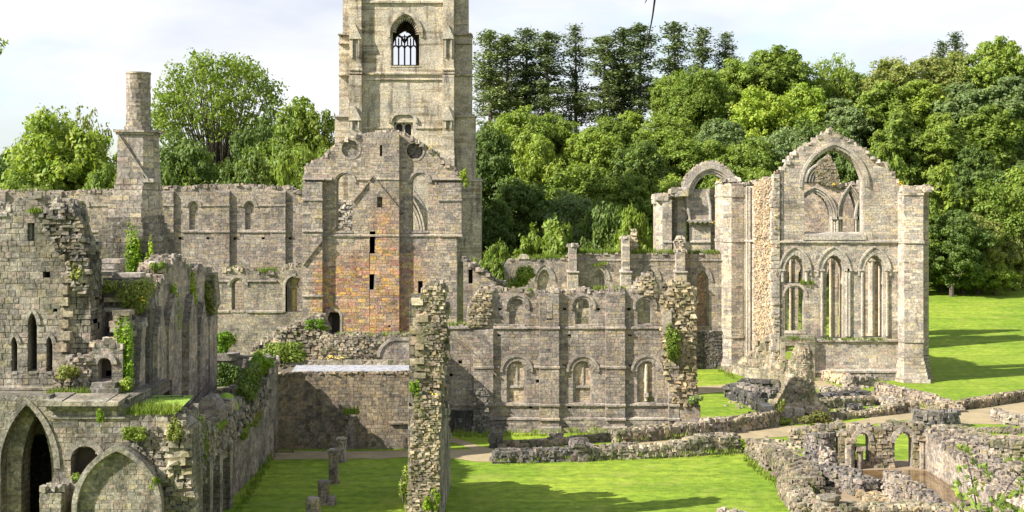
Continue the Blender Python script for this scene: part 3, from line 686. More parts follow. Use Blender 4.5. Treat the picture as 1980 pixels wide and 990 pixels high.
# ---------------------------------------------------------------- nave and aisle
def build_nave():
    D = 140; f = front(D); X_ = lambda x: f.px(x, 0)[0]; Z_ = lambda y: f.px(0, y)[1]; P = f.poly
    t = thing('nave_wall', 'long grey nave wall with flat pilasters and blind round-headed windows running left of the gable', 'ruined wall', (X_(300), D, 0))
    top = [(-60, 371), (20, 372), (40, 369), (90, 370), (130, 375), (170, 371), (220, 370), (260, 366), (298, 362), (340, 365), (400, 361), (460, 360), (520, 362), (560, 364), (575, 372), (588, 376)]
    out = P([(-60, 735)]+top+[(588, 735)])
    cxs = [-57, 51, 159, 267, 375, 483]
    ops = [(X_(c), Z_(444), Z_(400), X_(c+9)-X_(c)) for c in cxs[1:]]
    mb = MB(); ph = [rect(X_(x)-.16, Z_(464), X_(x)+.16, Z_(458)) for x in (77, 128, 185, 293, 348, 402, 454.5, 509, 561)]
    slab(mb, f, out, [opening(*o) for o in ops]+ph, 0, -1.4); blocks(mb, f, out, [opening(*o) for o in ops]+ph, course=.3, blen=(.35, .8), relief=.05)
    ragged(mb, f, P(top), 1.4, .5, .22); mb.build('wall', 'east', t)
    db = MB(); 
    for q in ph: db.face([f.p(u, z, -.7) for u, z in [(q[0][0]-.1, q[0][1]-.1), (q[1][0]+.1, q[1][1]-.1), (q[2][0]+.1, q[2][1]+.1), (q[3][0]-.1, q[3][1]+.1)]], (.25, .25, .25, 0))
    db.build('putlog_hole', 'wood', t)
    for o in ops: window(t, f, *o, mat='east', hood=.2, inset=.12, inner=.82, hsc=1.3, fill='east')
    for x0 in (-16, 92, 200, 308, 416, 524):
        bb = MB(); buttress(bb, f, X_(x0), X_(x0+29), 0, Z_(368), .32, .25, course=.3, blen=(.35, .8), relief=.05)
        string(bb, f.shift(.32), X_(x0)-.04, X_(x0+29)+.04, Z_(397), .18, .1); string(bb, f.shift(.32), X_(x0)-.04, X_(x0+29)+.04, Z_(447.5), .2, .12); bb.build('pilaster', 'east', t)
    sc = MB()
    for a in cxs: string(sc, f, X_(a-24), X_(a-17), Z_(397), .18, .12); string(sc, f, X_(a+17), X_(a+41), Z_(397), .18, .12); string(sc, f, X_(a-24), X_(a+44), Z_(447.5), .2, .15)
    sc.build('string_course', 'east', t)
    D = 130; f = front(D); X_ = lambda x: f.px(x, 0)[0]; Z_ = lambda y: f.px(0, y)[1]; P = f.poly
    t = thing('aisle_wall', 'lower aisle wall with two open round-headed windows below the long nave wall', 'ruined wall', (X_(490), D, 0))
    top = [(300, 500), (330, 508), (380, 524), (410, 526), (440, 522), (456, 520), (480, 523), (515, 531), (540, 525), (560, 514), (588, 512)]
    out = P([(300, 745)]+top+[(588, 745)]); o1 = (X_(460), Z_(601), Z_(552), X_(472)-X_(460)); o2 = (X_(572), Z_(603), Z_(553), X_(592)-X_(572))
    mb = MB(); wall(mb, f, out, [opening(*o1), P([(552, 603), (552, 553), (556, 541), (563, 534), (572, 532), (586, 534), (586, 603)])], 1.3, course=.26, blen=(.3, .7)); ragged(mb, f, P(top), 1.3, .45, .22); mb.build('wall', 'grey', t)
    window(t, f, *o1, mat='grey', hood=.24, inset=.5, inner=.75, hsc=1.25)
    wb = MB(); A = arch_pts(*[o2[0], o2[2], o2[3]])[:10]; band(wb, f, P([(552, 603)])+A, P([(547, 603)])+arch_pts(o2[0], o2[2], o2[3]+.25)[:10], -.9, .1)
    tube(wb, [f.p(X_(566), Z_(603), -.8), f.p(X_(566), Z_(558), -.8)], [.3, .28], 10, (1.3, 1.1, .7, 0)); boxf(wb, f, X_(558), X_(574), Z_(558), Z_(552), -1.15, -.45, (1.1, 1, .8, 0)); tube(wb, [f.p(X_(566), Z_(552), -.8), f.p(X_(568), Z_(538), -.8)], [.34, .5], 8, (1.2, 1.05, .75, 0)); wb.build('window', 'pale', t)
    sc = MB()
    for a, b in ((418, 443), (477, 535)): string(sc, f, X_(a), X_(b), Z_(543), .2, .14)
    string(sc, f, X_(412), X_(443), Z_(602), .22, .16); string(sc, f, X_(477), X_(548), Z_(602), .22, .16); string(sc, f, X_(535), X_(588), Z_(634), .2, .2); sc.build('string_course', 'grey', t)
    bk = MB(); ff = front(134.5); boxf(bk, ff, ff.px(447, 0)[0], ff.px(500, 0)[0], 0, ff.px(0, 470)[1]-3, -.5, 0, (1.2, 1.1, .95, 1)); pt = bk.build('pier', 'pale', t)
build_nave()
# ---------------------------------------------------------------- two-storey range with round windows
def build_east():
    D = 108; f = front(D); X_ = lambda x: f.px(x, 0)[0]; Z_ = lambda y: f.px(0, y)[1]; P = f.poly
    t = thing('range_wall', 'two-storey roofless wall with two rows of round-headed windows above the central lawn', 'ruined wall', (X_(1100), D, 0))
    top = [(858, 634), (905, 630), (908, 600), (914, 578), (930, 561), (950, 558), (975, 563), (1000, 560), (1025, 566), (1065, 567), (1069, 561), (1081, 561), (1083, 567), (1108, 566), (1127, 561), (1146, 566), (1165, 561), (1208, 562), (1224, 563), (1232, 549), (1240, 536), (1254, 530), (1268, 540), (1272, 556), (1285, 563), (1300, 560)]
    out = P([(858, 840)]+top+[(1300, 700), (1312, 760), (1316, 840)])
    up = [(X_(999.5), Z_(627), Z_(592), X_(1014.5)-X_(999.5)), (X_(1127), Z_(627), Z_(592), X_(1142)-X_(1127)), (X_(1247), Z_(627), Z_(592), X_(1261)-X_(1247))]
    lo = [(X_(c), Z_(778), Z_(717), X_(c+19)-X_(c)) for c in (999, 1127, 1251)]
    holes = [opening(*o) for o in up+lo]; slot = rect(X_(1057), Z_(618), X_(1069), Z_(584))
    ph = [rect(X_(x)-.14, Z_(y+3), X_(x)+.14, Z_(y-3)) for x, y in ((967, 597), (965, 647), (1040, 646), (1092, 597), (1157, 597), (1101, 647), (1216, 598), (1218, 647), (975, 710), (1091, 706), (1218, 706), (1101, 787), (1026, 787), (1040, 737), (890, 700), (896, 742), (872, 725))]
    k = dict(course=.28, blen=(.3, .75), relief=.055)
    mb = MB(); slab(mb, f, out, holes+ph+[slot], 0, -1.3); blocks(mb, f, out, holes+ph+[slot], **k); ragged(mb, f, P(top), 1.3, .42, .2); mb.build('wall', 'east', t)
    db = MB()
    for q in ph: db.face([f.p(u, z, -.6) for u, z in [(q[0][0]-.05, q[0][1]-.05), (q[1][0]+.05, q[1][1]-.05), (q[2][0]+.05, q[2][1]+.05), (q[3][0]-.05, q[3][1]+.05)]], (.25, .25, .25, 0))
    db.build('putlog_hole', 'wood', t)
    for i, o in enumerate(up): window(t, f, *o, mat='east', hood=.2, inset=.1, inner=.82, hsc=1.32, drop=.25, fill=('east', 'mossy', None)[i], fillz=(None, Z_(597), None)[i])
    for i, o in enumerate(lo): window(t, f, *o, mat='east', hood=.2, inset=.13, inner=.76, hsc=1.42, drop=.1, fill='pale', fillmul=(1.15, 1.05, .92), name='window')
    lb = MB()
    for c in (999, 1127): lb.mark(); boxf(lb, f, X_(c-13), X_(c+13), Z_(750), Z_(746), -.3, -.1, tint(.6)); lb.mark(); boxf(lb, f, X_(c-1.5), X_(c+1.5), Z_(746), Z_(705), -.3, -.16, tint(.5))
    lb.mark(); tube(lb, [f.p(X_(1250), Z_(776), -.16), f.p(X_(1250), Z_(704), -.16)], [.13, .13], 8, (1.3, 1.2, 1.05, 0)); boxf(lb, f, X_(1246), X_(1254), Z_(768), Z_(760), -.3, .02, tint(.5)); lb.build('mullion', 'pale', t)
    for a, c, y in ((916, 954, 634), (1043, 1081, 567), (1171, 1208, 562), (1292, 1312, 700)):
        bb = MB(); pr = .34 if a > 920 else .28
        if a == 1043:
            s = [slot]; o = rect(X_(a), 0, X_(c), Z_(y+2)); slab(bb, f, o, s, pr, -.02); blocks(bb, f.shift(pr), o, s, **k); blocks(bb, Fr(f.p(X_(a), 0, 0), f.N, -f.U), rect(0, 0, pr, Z_(y+2)), course=.28, blen=(.2, .34), relief=.04)
            boxf(bb, f, X_(1069), X_(1081), Z_(566), Z_(560), -.6, pr+.05, tint(.5))
        else: buttress(bb, f, X_(a), X_(c), 0, Z_(y), pr, .2, **k)
        for yy, h, p in ((633, .2, .12), (709, .2, .1), (782, .2, .14), (809, .2, .2)):
            if yy > y: string(bb, f.shift(pr), X_(a)-.05, X_(c)+.05, Z_(yy), h, p)
        boxf(bb, f, X_(a)-.15, X_(c)+.15, 0, Z_(822), 0, pr+.4, tint(.5), .1); bb.build('buttress', 'east', t)
    sc = MB()
    for a, b in ((954, 1043), (1081, 1171), (1208, 1292)):
        for y, h, p in ((633, .2, .15), (782, .22, .17), (809, .22, .24)): string(sc, f, X_(a), X_(b), Z_(y), h, p)
        c = (a+b)/2; string(sc, f, X_(a), X_(c-33), Z_(709), .2, .12); string(sc, f, X_(c+33), X_(b), Z_(709), .2, .12)
    string(sc, f, X_(858), X_(916), Z_(633), .2, .15); string(sc, f, X_(858), X_(916), Z_(782), .2, .15); sc.build('string_course', 'east', t)
    pl = MB()
    for a, b in ((954, 1043), (1081, 1171), (1208, 1292)): buttress(pl, f, X_(a), X_(b), 0, Z_(812), .16, .1, **k); buttress(pl, f, X_(a), X_(b), 0, Z_(827), .4, .12, **k)
    buttress(pl, f, X_(1306), X_(1353), 0, Z_(783), .3, .1, **k); buttress(pl, f, X_(1304), X_(1356), 0, Z_(810), .5, .1, **k); pl.build('plinth', 'east', t)
    rs = MB()
    for a, b in zip(((868, 648), (885, 660), (905, 675), (925, 692)), ((885, 660), (905, 675), (925, 692), (960, 727))):
        q = P([a, b]); band(rs, f, q, [(u, z+.18) for u, z in q], -.05, .3, tint(.8, (.6, .6, .6)))
    rs.build('roof_scar', 'east', t)
    ep = MB(); o = P([(1282, 700), (1278, 590), (1276, 575), (1288, 566), (1296, 550), (1312, 546), (1330, 552), (1339, 572), (1343, 610), (1340, 660), (1343, 700), (1341, 750), (1346, 785), (1300, 785)])
    slab(ep, f, o, (), .1, -2.2); rubble_face(ep, f, o, .5, .32, (1.12, 1.04, .88), .1); 
    rubble_face(ep, Fr(f.p(X_(1341), 0, 0), -f.N, f.U), rect(-.1, Z_(785), 2.2, Z_(560)), .5, .3, (1.1, 1.02, .9)); ragged(ep, f, o[3:9], 2.2, .5, .3, (1.1, 1.04, .92), .1); ep.build('rubble_core', 'mossy', t)
    sl = MB(); boxf(sl, f, X_(1279), X_(1297), Z_(645), Z_(599), .1, .55, (1.15, 1.1, 1, 0)); sl.build('dressed_slab', 'east', t)
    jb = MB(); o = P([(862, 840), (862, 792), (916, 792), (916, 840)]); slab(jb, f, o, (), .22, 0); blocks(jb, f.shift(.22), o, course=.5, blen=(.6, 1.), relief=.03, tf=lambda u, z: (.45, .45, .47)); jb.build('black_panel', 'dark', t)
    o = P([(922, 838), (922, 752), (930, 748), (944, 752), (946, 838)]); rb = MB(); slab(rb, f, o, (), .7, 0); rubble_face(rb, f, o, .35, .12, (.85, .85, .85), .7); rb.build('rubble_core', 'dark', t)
    # rubble haunch left of the top
    lh = MB(); o = P([(905, 632), (908, 600), (914, 578), (930, 560), (952, 560), (952, 600), (940, 632)]); rubble_face(lh, f, o, .4, .2, (1.08, 1.04, .92), .12); lh.mark(); o2 = P([(1232, 566), (1232, 549), (1240, 536), (1254, 530), (1268, 540), (1272, 575)]); rubble_face(lh, f, o2, .38, .2, (1.15, 1.1, 1.), .08); lh.build('rubble_core', 'mossy', t)
build_east()

# ---------------------------------------------------------------- presbytery aisle wall with buttress stumps
def build_aisle():
    D = 150; f = front(D); X_ = lambda x: f.px(x, 0)[0]; Z_ = lambda y: f.px(0, y)[1]; P = f.poly
    t = thing('presbytery_wall', 'grass-topped dark aisle wall with pointed windows and stumpy buttresses behind the two-storey range', 'ruined wall', (X_(1200), D, 0))
    top = [(975, 512), (981, 503), (1010, 502), (1086, 502), (1096, 497), (1100, 492), (1200, 491), (1300, 491), (1400, 491)]
    out = P([(975, 716)]+top+[(1400, 716)])
    ws = [(X_(1052.5), Z_(600), Z_(542), X_(1066)-X_(1052.5), 1.25), (X_(1158.5), Z_(600), Z_(542), X_(1172)-X_(1158.5), 1.25), (X_(1258), Z_(600), Z_(542), X_(1271)-X_(1258), 1.25), (X_(1358), Z_(630), Z_(545), X_(1371)-X_(1358), 1.3)]
    k = dict(course=.3, blen=(.35, .8), relief=.05)
    mb = MB(); wall(mb, f, out, [opening(*o) for o in ws], 1.3, **k); ragged(mb, f, P(top), 1.3, .5, .12); mb.build('wall', 'grey', t)
    for i, o in enumerate(ws): window(t, f, *o, mat='grey', hood=.18, inset=.3, inner=.7, hsc=1.35, fill=('pale', 'grey', 'pale', 'brown')[i], fillmul=((1.1, 1.05, 1), (1, 1, 1), (1.1, 1.05, 1), (1.35, 1.08, 1.))[i])
    for a, c, y, sp in ((1097, 1117, 475, 0), (1199, 1219, 460, 1), (1303, 1325, 486, 2)):
        bb = MB(); buttress(bb, f, X_(a), X_(c), 0, Z_(523), 1.3, .2, **k); buttress(bb, f, X_(a)+.15, X_(c)-.15, Z_(524), Z_(y), 1.1, .15, **k); boxf(bb, f, X_(a)-.1, X_(c)+.1, Z_(526), Z_(521), 0, 1.45, tint(.5), .2)
        boxf(bb, f, X_(a)+.15, X_(c)-.15, Z_(490), Z_(y)-.15, -1, 0, SL); ragged(bb, f, [(X_(a), Z_(y)), (X_(c), Z_(y))], 1.2, .4, .2, n0=1.1)
        if sp == 2:
            o = P([(1304, 488), (1303, 470), (1308, 458), (1316, 455), (1322, 462), (1321, 476), (1327, 488)]); slab(bb, f, o, (), .6, -.4); rubble_face(bb, f, o, .4, .25, (1.1, 1.08, 1.02), .6)
        if sp == 1:
            o = P([(1219, 487), (1221, 462), (1224, 444), (1229, 443), (1232, 462), (1234, 487)]); slab(bb, f, o, (), -.4, -1.); rubble_face(bb, f, o, .4, .2, (1.2, 1.15, 1.05), -.4)
        bb.build('buttress', 'pale', t)
    sc = MB(); string(sc, f, X_(1096), X_(1400), Z_(503), .18, .12); string(sc, f, X_(1326), X_(1400), Z_(640), .2, .15); sc.build('string_course', 'grey', t)
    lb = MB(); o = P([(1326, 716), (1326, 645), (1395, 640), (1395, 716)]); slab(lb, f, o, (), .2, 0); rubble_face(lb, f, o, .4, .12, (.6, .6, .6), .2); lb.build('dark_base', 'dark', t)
    cp = MB(); a = arch_pts(X_(1013), Z_(501), X_(1024)-X_(1013), .5, 5); slab(cp, f, a, (), .1, -1.2, tint(.5)); cp.build('coping_stone', 'pale', t)
    D = 128; f = front(D); P = f.poly
    t = thing('broken_wall', 'low stepped fragment of broken wall between the gable and the green bush', 'ruined wall', (f.px(940, 0)[0], D, 0))
    top = [(896, 500), (904, 508), (912, 512), (930, 524), (945, 532), (960, 545), (990, 556), (1005, 568)]; o = P([(896, 745)]+top+[(1005, 745)]); mb = MB()
    hl = rect(*P([(906, 548)])[0], *P([(914, 518)])[0]); wall(mb, f, o, [hl], 1.2, course=.28); ragged(mb, f, P(top), 1.2, .5, .25); mb.build('wall', 'grey', t)
    b = MB(); b.face([f.p(u, z, -1.) for u, z in hl], (.3, .3, .3, 0)); b.build('dark_recess', 'wood', t)
build_aisle()

# ---------------------------------------------------------------- east chapel with the great window
def octo(cx, cy, r, k=1.): return ngon(cx, cy, r*k, 8, math.pi/8)
def build_chapel():
    D = 140; f = front(D); X_ = lambda x: f.px(x, 0)[0]; Z_ = lambda y: f.px(0, y)[1]; P = f.poly
    t = thing('chapel_gable', 'tall chapel gable with an empty great arched window above three lancets', 'ruined chapel', (X_(1620), D, 0))
    top = [(1500, 346), (1508, 338), (1516, 327), (1524, 315), (1531, 302), (1546, 291), (1562, 281), (1574, 273), (1590, 263), (1598, 256), (1605, 251), (1614, 256), (1628, 265), (1640, 272), (1652, 277), (1664, 286), (1676, 291), (1680, 305), (1694, 310), (1704, 315), (1715, 317), (1718, 329), (1727, 338), (1733, 350), (1742, 362)]
    out = P([(1500, 735)]+top+[(1742, 735)])
    gw = (X_(1613), Z_(452), Z_(362), X_(1671)-X_(1613), Z_(286)-Z_(362))
    la = lambda c, h, s, sp, ap: (X_(c), Z_(s), Z_(sp), X_(c+h)-X_(c), Z_(ap)-Z_(sp))
    l1 = la(1537, 20, 548, 523, 492); l1b = la(1537, 20, 642, 573, 553); l2 = la(1612, 21, 655, 524, 492); l3 = la(1691, 20, 653, 524, 492); dr = la(1535, 18, 735, 690, 671)
    hs = [opening(*o) for o in (gw, l1, l1b, l2, l3, dr)]
    k = dict(course=.33, blen=(.4, .95), relief=.045)
    mb = MB(); wall(mb, f, out, hs, 1.9, **k); ragged(mb, f, P(top), 1.9, .5, .22); mb.build('wall', 'pale', t)
    w = window(t, f, *gw, mat='pale', hood=.3, inset=.8, inner=.95, hsc=1.08, hoodp=.2, name='great_window', sillbox=False)
    sb = MB(); boxf(sb, f, X_(1552), X_(1674), Z_(460), Z_(449), -1.2, .12, tint(.5), .3); boxf(sb, f, X_(1552), X_(1674), Z_(464), Z_(459), -.1, .2, tint(.5)); sb.build('sill', 'pale', w)
    for o, d in ((l1, 0), (l2, 1), (l3, 1)): window(t, f, *o, mat='pale', hood=.18, inset=.8, inner=.78, hsc=1.42, drop=.5, hoodp=.16, sillbox=False, name='lancet_window')
    window(t, f, *l1b, mat='pale', hood=.18, inset=.6, inner=.85, hsc=1.05, hoodp=.1, name='lower_window')
    d = window(t, f, *dr, mat='mossy', hood=.5, inset=.6, inner=.92, hsc=1.02, hoodp=.08, name='doorway', sillbox=False)
    sh = MB()                                                    # shafts beside the lancets
    for c in (1513, 1559, 1589, 1637, 1642, 1667, 1715): 
        sh.mark(); tube(sh, [f.p(X_(c), Z_(650 if c > 1570 else 545), .08), f.p(X_(c), Z_(522), .08)], [.14, .14], 7, tint(.5)); boxf(sh, f, X_(c)-.25, X_(c)+.25, Z_(524), Z_(520), -.05, .28, tint(.5))
    sh.build('shaft', 'pale', t)
    sc = MB(); string(sc, f, X_(1500), X_(1735), Z_(467), .24, .22); string(sc, f, X_(1570), X_(1735), Z_(658), .26, .2); string(sc, f, X_(1570), X_(1735), Z_(717), .3, .35)
    for a, b in ((1500, 1505), (1574, 1580), (1650, 1657), (1726, 1735)): string(sc, f, X_(a), X_(b), Z_(524), .2, .12)
    sc.build('string_course', 'pale', t)
    pl = MB(); buttress(pl, f, X_(1574), X_(1735), 0, Z_(717), .25, .15, **k); buttress(pl, f, X_(1574), X_(1735), 0, Z_(728), .5, .1, **k); pl.build('plinth', 'grey', t)
    pb = MB(); buttress(pb, f, X_(1508), X_(1517), 0, Z_(648), .5, .5, **k); pb.mark(); buttress(pb, f, X_(1556), X_(1574), 0, Z_(648), .55, .6, **k); pb.mark(); buttress(pb, f, X_(1508), X_(1574), Z_(668), Z_(648), .5, .4, **k); pb.build('porch_jamb', 'mossy', t)
    # right turret: a front and a side clasping pier
    tt = MB(); a0 = [(X_(1733), D+.6), (X_(1742), D-1.2), (X_(1777), D-1.5), (X_(1781), D-.2), (X_(1781), D+3.5), (X_(1735), D+3.5)]
    a1 = [(X_(1779), D+.9), (X_(1801), D+.9), (X_(1805), D+2.2), (X_(1805), D+3.4), (X_(1779), D+3.4)]
    kk = dict(course=.34, blen=(.45, .95), relief=.04)
    for a, top_, gx_ in ((a0, 377, (X_(1757), D+1)), (a1, 379, (X_(1788), D+2))):
        gr = lambda s: [(gx_[0]+(x-gx_[0])*s, gx_[1]+(y-gx_[1])*s) for x, y in a]
        prism(tt, a, Z_(692), Z_(top_), **kk); taper(tt, gr(1.32), 0, a, Z_(688), **kk); prism(tt, gr(1.40), 0, .35, **kk); prism(tt, gr(1.06), Z_(470), Z_(464), **kk); prism(tt, gr(1.04), Z_(378), Z_(373), **kk); prism(tt, gr(1.05), Z_(660), Z_(655), **kk)
        prism(tt, gr(.9), Z_(373), Z_(367), **kk)
        for _ in range(40):
            x = rng.uniform(min(p[0] for p in a)+.4, max(p[0] for p in a)-.4); y = rng.uniform(D-.6, D+2.8)
            rock(tt, (x, y, Z_(366)-.2*abs(rng.gauss(0, 1))+.3*rng.random()), (.32, .3, .2))
    tt.build('turret', 'pale', t)
    # left turret and the broken return wall
    lt = MB(); c = (X_(1413)*150/140, 150.5); q = octo(f.px(1414, 0)[0]*150/140, 151, 1.45)
    ff = front(149.5); z_ = lambda y: ff.px(0, y)[1]; px_ = lambda x: ff.px(x, 0)[0]
    q = [(px_(1391), 151), (px_(1399), 149.6), (px_(1413), 149), (px_(1436), 149.2), (px_(1436), 153), (px_(1392), 153)]
    m = (px_(1414), 151); gr = lambda s: [(m[0]+(x-m[0])*s, m[1]+(y-m[1])*s) for x, y in q]
    prism(lt, q, z_(695), z_(356), **kk); taper(lt, gr(1.35), 0, q, z_(695), **kk); prism(lt, gr(1.05), z_(468), z_(464), **kk); prism(lt, gr(1.05), z_(653), z_(650), **kk); prism(lt, gr(1.04), z_(381), z_(378), **kk)
    for _ in range(45): rock(lt, (rng.uniform(px_(1397), px_(1431)), rng.uniform(149.6, 152.6), z_(355)+rng.uniform(-.2, .5)), (.32, .32, .2))
    lt.build('turret', 'pale', t)
    sm = MB(); f3 = along(px_(1436), 149.6, px_(1458), 148.6); slab(sm, f3, rect(0, 0, f3.L, z_(360)), (), 0, -1.5); blocks(sm, f3, rect(0, 0, f3.L, z_(360)), course=.5, blen=(.5, .9), relief=.02, amp=.5)
    for u in (.25, .6, .95): tube(sm, [f3.p(u, 0, .1), f3.p(u, z_(362), .1)], [.16, .16], 7, tint(.4, (1.1, 1.08, 1.04)))
    boxf(sm, f3, 0, f3.L, z_(467), z_(463), 0, .3, tint(.4)); ragged(sm, f3, [(0, z_(358)), (f3.L, z_(352))], 1.5, .45, .25); sm.build('shafted_wall', 'pale', t)
    f4 = along(px_(1459), 148.6, X_(1501), D-.1); L = f4.L; rw = MB(); Zf = lambda y, s: H-(y-HY)/FPX*(148.6+(140-148.6)*s)
    o = [(0, 0), (0, Zf(356, 0)), (L*.25, Zf(352, .2)), (L*.45, Zf(346, .4)), (L*.6, Zf(352, .5)), (L*.75, Zf(360, .7)), (L*.9, Zf(345, .9)), (L, Zf(330, 1)), (L, 0)]
    slab(rw, f4, o, (), 0, -.7); rubble_face(rw, f4, o, .42, .25, (1.16, 1.06, .9), .05); ragged(rw, f4, o[1:8], .9, .4, .25); rw.build('rubble_core', 'warm', t)
    qj = MB()
    for z in np.arange(1, Zf(340, 1), .42): boxf(qj, f, X_(1496)-rng.uniform(0, .35), X_(1503)+.2, z, z+.4, -.8, .12+rng.uniform(0, .1))
    qj.build('quoin', 'pale', t)
    mo = MB()                                                     # heap of fallen core at its foot
    for i in range(520):
        u = rng.random(); v = rng.random()
        px = 1412+u*108; hx = max(.0, 1-abs(px-1482)/62)
        d = 148.5-(px-1412)/108*9.3-1.5*v; z = hx*4.6*(1-v)*rng.uniform(.4, 1)
        rock(mo, ((px-CX)/FPX*d, d, z+.1), (.5*rng.uniform(.5, 1.2), .45, .3*rng.uniform(.6, 1.2)), tint(1.1, (1.08, 1.04, .95)), rng.random()*3)
    pp = [((1416-CX)/FPX*146.5, 146.5), ((1448-CX)/FPX*141.5, 141.5), ((1515-CX)/FPX*138.8, 138.8), ((1515-CX)/FPX*140, 140.5), ((1440-CX)/FPX*149, 149)]
    prism(mo, pp, 0, 1.05, course=.33, blen=(.4, .9), relief=.06); mo.build('rubble_heap', 'mossy', t)
build_chapel()

def build_chapel_inner():
    D = 168; f = front(D); X_ = lambda x: f.px(x, 0)[0]; Z_ = lambda y: f.px(0, y)[1]; P = f.poly
    t = thing('inner_arcade', 'broken arches and pale shafts seen through the great window and lancets of the chapel gable', 'ruined arcade', (X_(1610), D, 0))
    out = P([(1496, 720), (1496, 352), (1540, 345), (1556, 350), (1572, 345), (1600, 358), (1622, 362), (1626, 368), (1640, 364), (1652, 358), (1664, 352), (1678, 354), (1690, 362), (1735, 370), (1735, 720)])
    A1 = (X_(1574), Z_(450), Z_(420), X_(1607)-X_(1574), Z_(372)-Z_(420)); A2 = (X_(1643), Z_(450), Z_(420), X_(1657)-X_(1643), Z_(368)-Z_(420)); A3 = (X_(1672), Z_(450), Z_(420), X_(1680)-X_(1672), Z_(376)-Z_(420)); d = (X_(1534), 0, Z_(690), X_(1558)-X_(1534), Z_(660)-Z_(690)); 
    B = [(X_(c), Z_(662), Z_(540), X_(c+w)-X_(c), 1.4) for c, w in ((1528, 5), (1549, 6), (1604, 6), (1626, 6), (1686, 5), (1706, 7))]
    mb = MB(); wall(mb, f, out, [opening(*o) for o in [A1, A2, A3, d]+B], 1.4, course=.34, blen=(.4, .9), relief=.04, tf=lambda u, z: (1.12, 1.05, 1.02)); ragged(mb, f, P([(1496, 352), (1540, 345), (1572, 345), (1622, 362), (1664, 352), (1735, 370)]), 1.4, .5, .25); mb.build('wall', 'pale', t)
    for o in (A1, A2, A3):
        wb = MB()
        for i in range(3):
            e = .28*i; band(wb, f, arch_pts(o[0], o[2], o[3]+e, o[4]+e), arch_pts(o[0], o[2], o[3]+e+.2, o[4]+e+.2), -.2, .1+.14*i)
        for s in (-1, 1):
            for i in range(3): tube(wb, [f.p(o[0]+s*(o[3]+.1+.28*i), Z_(450), .12+.12*i), f.p(o[0]+s*(o[3]+.1+.28*i), o[2], .12+.12*i)], [.12, .12], 6, tint(.4))
            boxf(wb, f, *sorted((o[0]+s*(o[3]-.05), o[0]+s*(o[3]+.8))), o[2]-.25, o[2]+.05, -.1, .55, tint(.4))
        wb.build('arch_order', 'pale', t)
    sh = MB()
    for i in range(12):
        sh.mark(); x = X_(1512)+(X_(1722)-X_(1512))*i/11+rng.uniform(-.2, .2); w = rng.choice((.16, .22, .42)); tube(sh, [f.p(x, Z_(660), .1), f.p(x, Z_(474), .1)], [w, w], 8, tint(.6, (1.3, 1.17, 1.1))); boxf(sh, f, x-w*1.4, x+w*1.4, Z_(505), Z_(501), 0, w*1.3, tint(.4))
    bw = front(175); q = bw.poly([(1535, 475), (1535, 372), (1694, 372), (1694, 475)]); q = [(bw.px(1535, 0)[0], 0), (bw.px(1535, 0)[0]+.6, 0), (bw.px(1535, 0)[0]+.6, q[0][1])]+[(bw.px(1688, 0)[0], q[0][1]), (bw.px(1688, 0)[0], 0), (bw.px(1694, 0)[0], 0)]+[q[2], q[1]]; bb = MB(); wall(bb, bw, q, (), 1., course=.4, relief=.03, tf=lambda u, z: (1.12, 1.05, 1.02)); bb.build('rear_wall', 'pale', t)
    sh.build('shaft', 'pale', t)
    gp = MB(); o = P([(1578, 352), (1575, 330), (1583, 312), (1600, 300), (1606, 304), (1614, 322), (1620, 342), (1626, 364), (1600, 360)]); slab(gp, f, o, (), .3, -.8); rubble_face(gp, f, o, .36, .12, (1.05, 1, .92), .3); gp.build('gable_fragment', 'mossy', t)
    ar = MB()
    for i in range(4): A = arch_pts(X_(1600), Z_(352), X_(1600)-X_(1556+i*6), (Z_(314)-Z_(352))*(1-i*.1), 10)[:11]; B_ = arch_pts(X_(1600), Z_(352), X_(1600)-X_(1559+i*6), (Z_(317)-Z_(352))*(1-i*.1), 10)[:11]; band(ar, f, A, B_, -.3, .4-i*.1)
    ar.build('arch_order', 'pale', t)
    # far side of the chapel, left of the turret
    D = 172; f = front(D); X_ = lambda x: f.px(x, 0)[0]; Z_ = lambda y: f.px(0, y)[1]; P = f.poly
    t = thing('far_chapel_wall', 'far chapel fragment with a bare arch, rising behind the aisle wall stumps', 'ruined wall', (X_(1350), D, 0))
    k = dict(course=.38, blen=(.5, 1.), relief=.04)
    tw = MB()
    for x0, x1, y0, y1, d0 in ((1268, 1297, 389, 0, 0), (1299, 1326, 378, 0, 1.2)):
        q = [(X_(x0), D-.3+d0), (X_(x0+11), D-1.2+d0), (X_(x1), D-1.2+d0), (X_(x1), D+3+d0), (X_(x0), D+3+d0)]; prism(tw, q, 0, Z_(y0), **k)
        for _ in range(28): rock(tw, (rng.uniform(X_(x0), X_(x1)), rng.uniform(D-1, D+2), Z_(y0)+rng.uniform(-.1, .7)), (.5, .45, .35))
    string(tw, f.shift(1.2), X_(1280), X_(1297), Z_(467), .25, .2); tw.build('turret', 'pale', t)
    o = P([(1324, 690), (1324, 380), (1321, 368), (1330, 366), (1372, 367), (1374, 385), (1374, 690)]); A = (X_(1330), Z_(468), Z_(430), X_(1333)-X_(1330), 1.); mb = MB(); wall(mb, f, o, [opening(*A)], 1.5, **k)
    mb.build('wall', 'pale', t)
    vb = MB(); tube(vb, [f.p(X_(1324), Z_(372), .2), f.p(X_(1330), Z_(400), .2), f.p(X_(1334), Z_(428), .2)], [.2, .2, .2], 6); tube(vb, [f.p(X_(1368), Z_(372), .2), f.p(X_(1373), Z_(400), .2), f.p(X_(1373), Z_(428), .2)], [.2, .2, .2], 6); 
    for i in range(5): c = 1334+i*9.4; tube(vb, [f.p(X_(c), Z_(434), .2), f.p(X_(c), Z_(427), .5)], [.1, .35], 7)
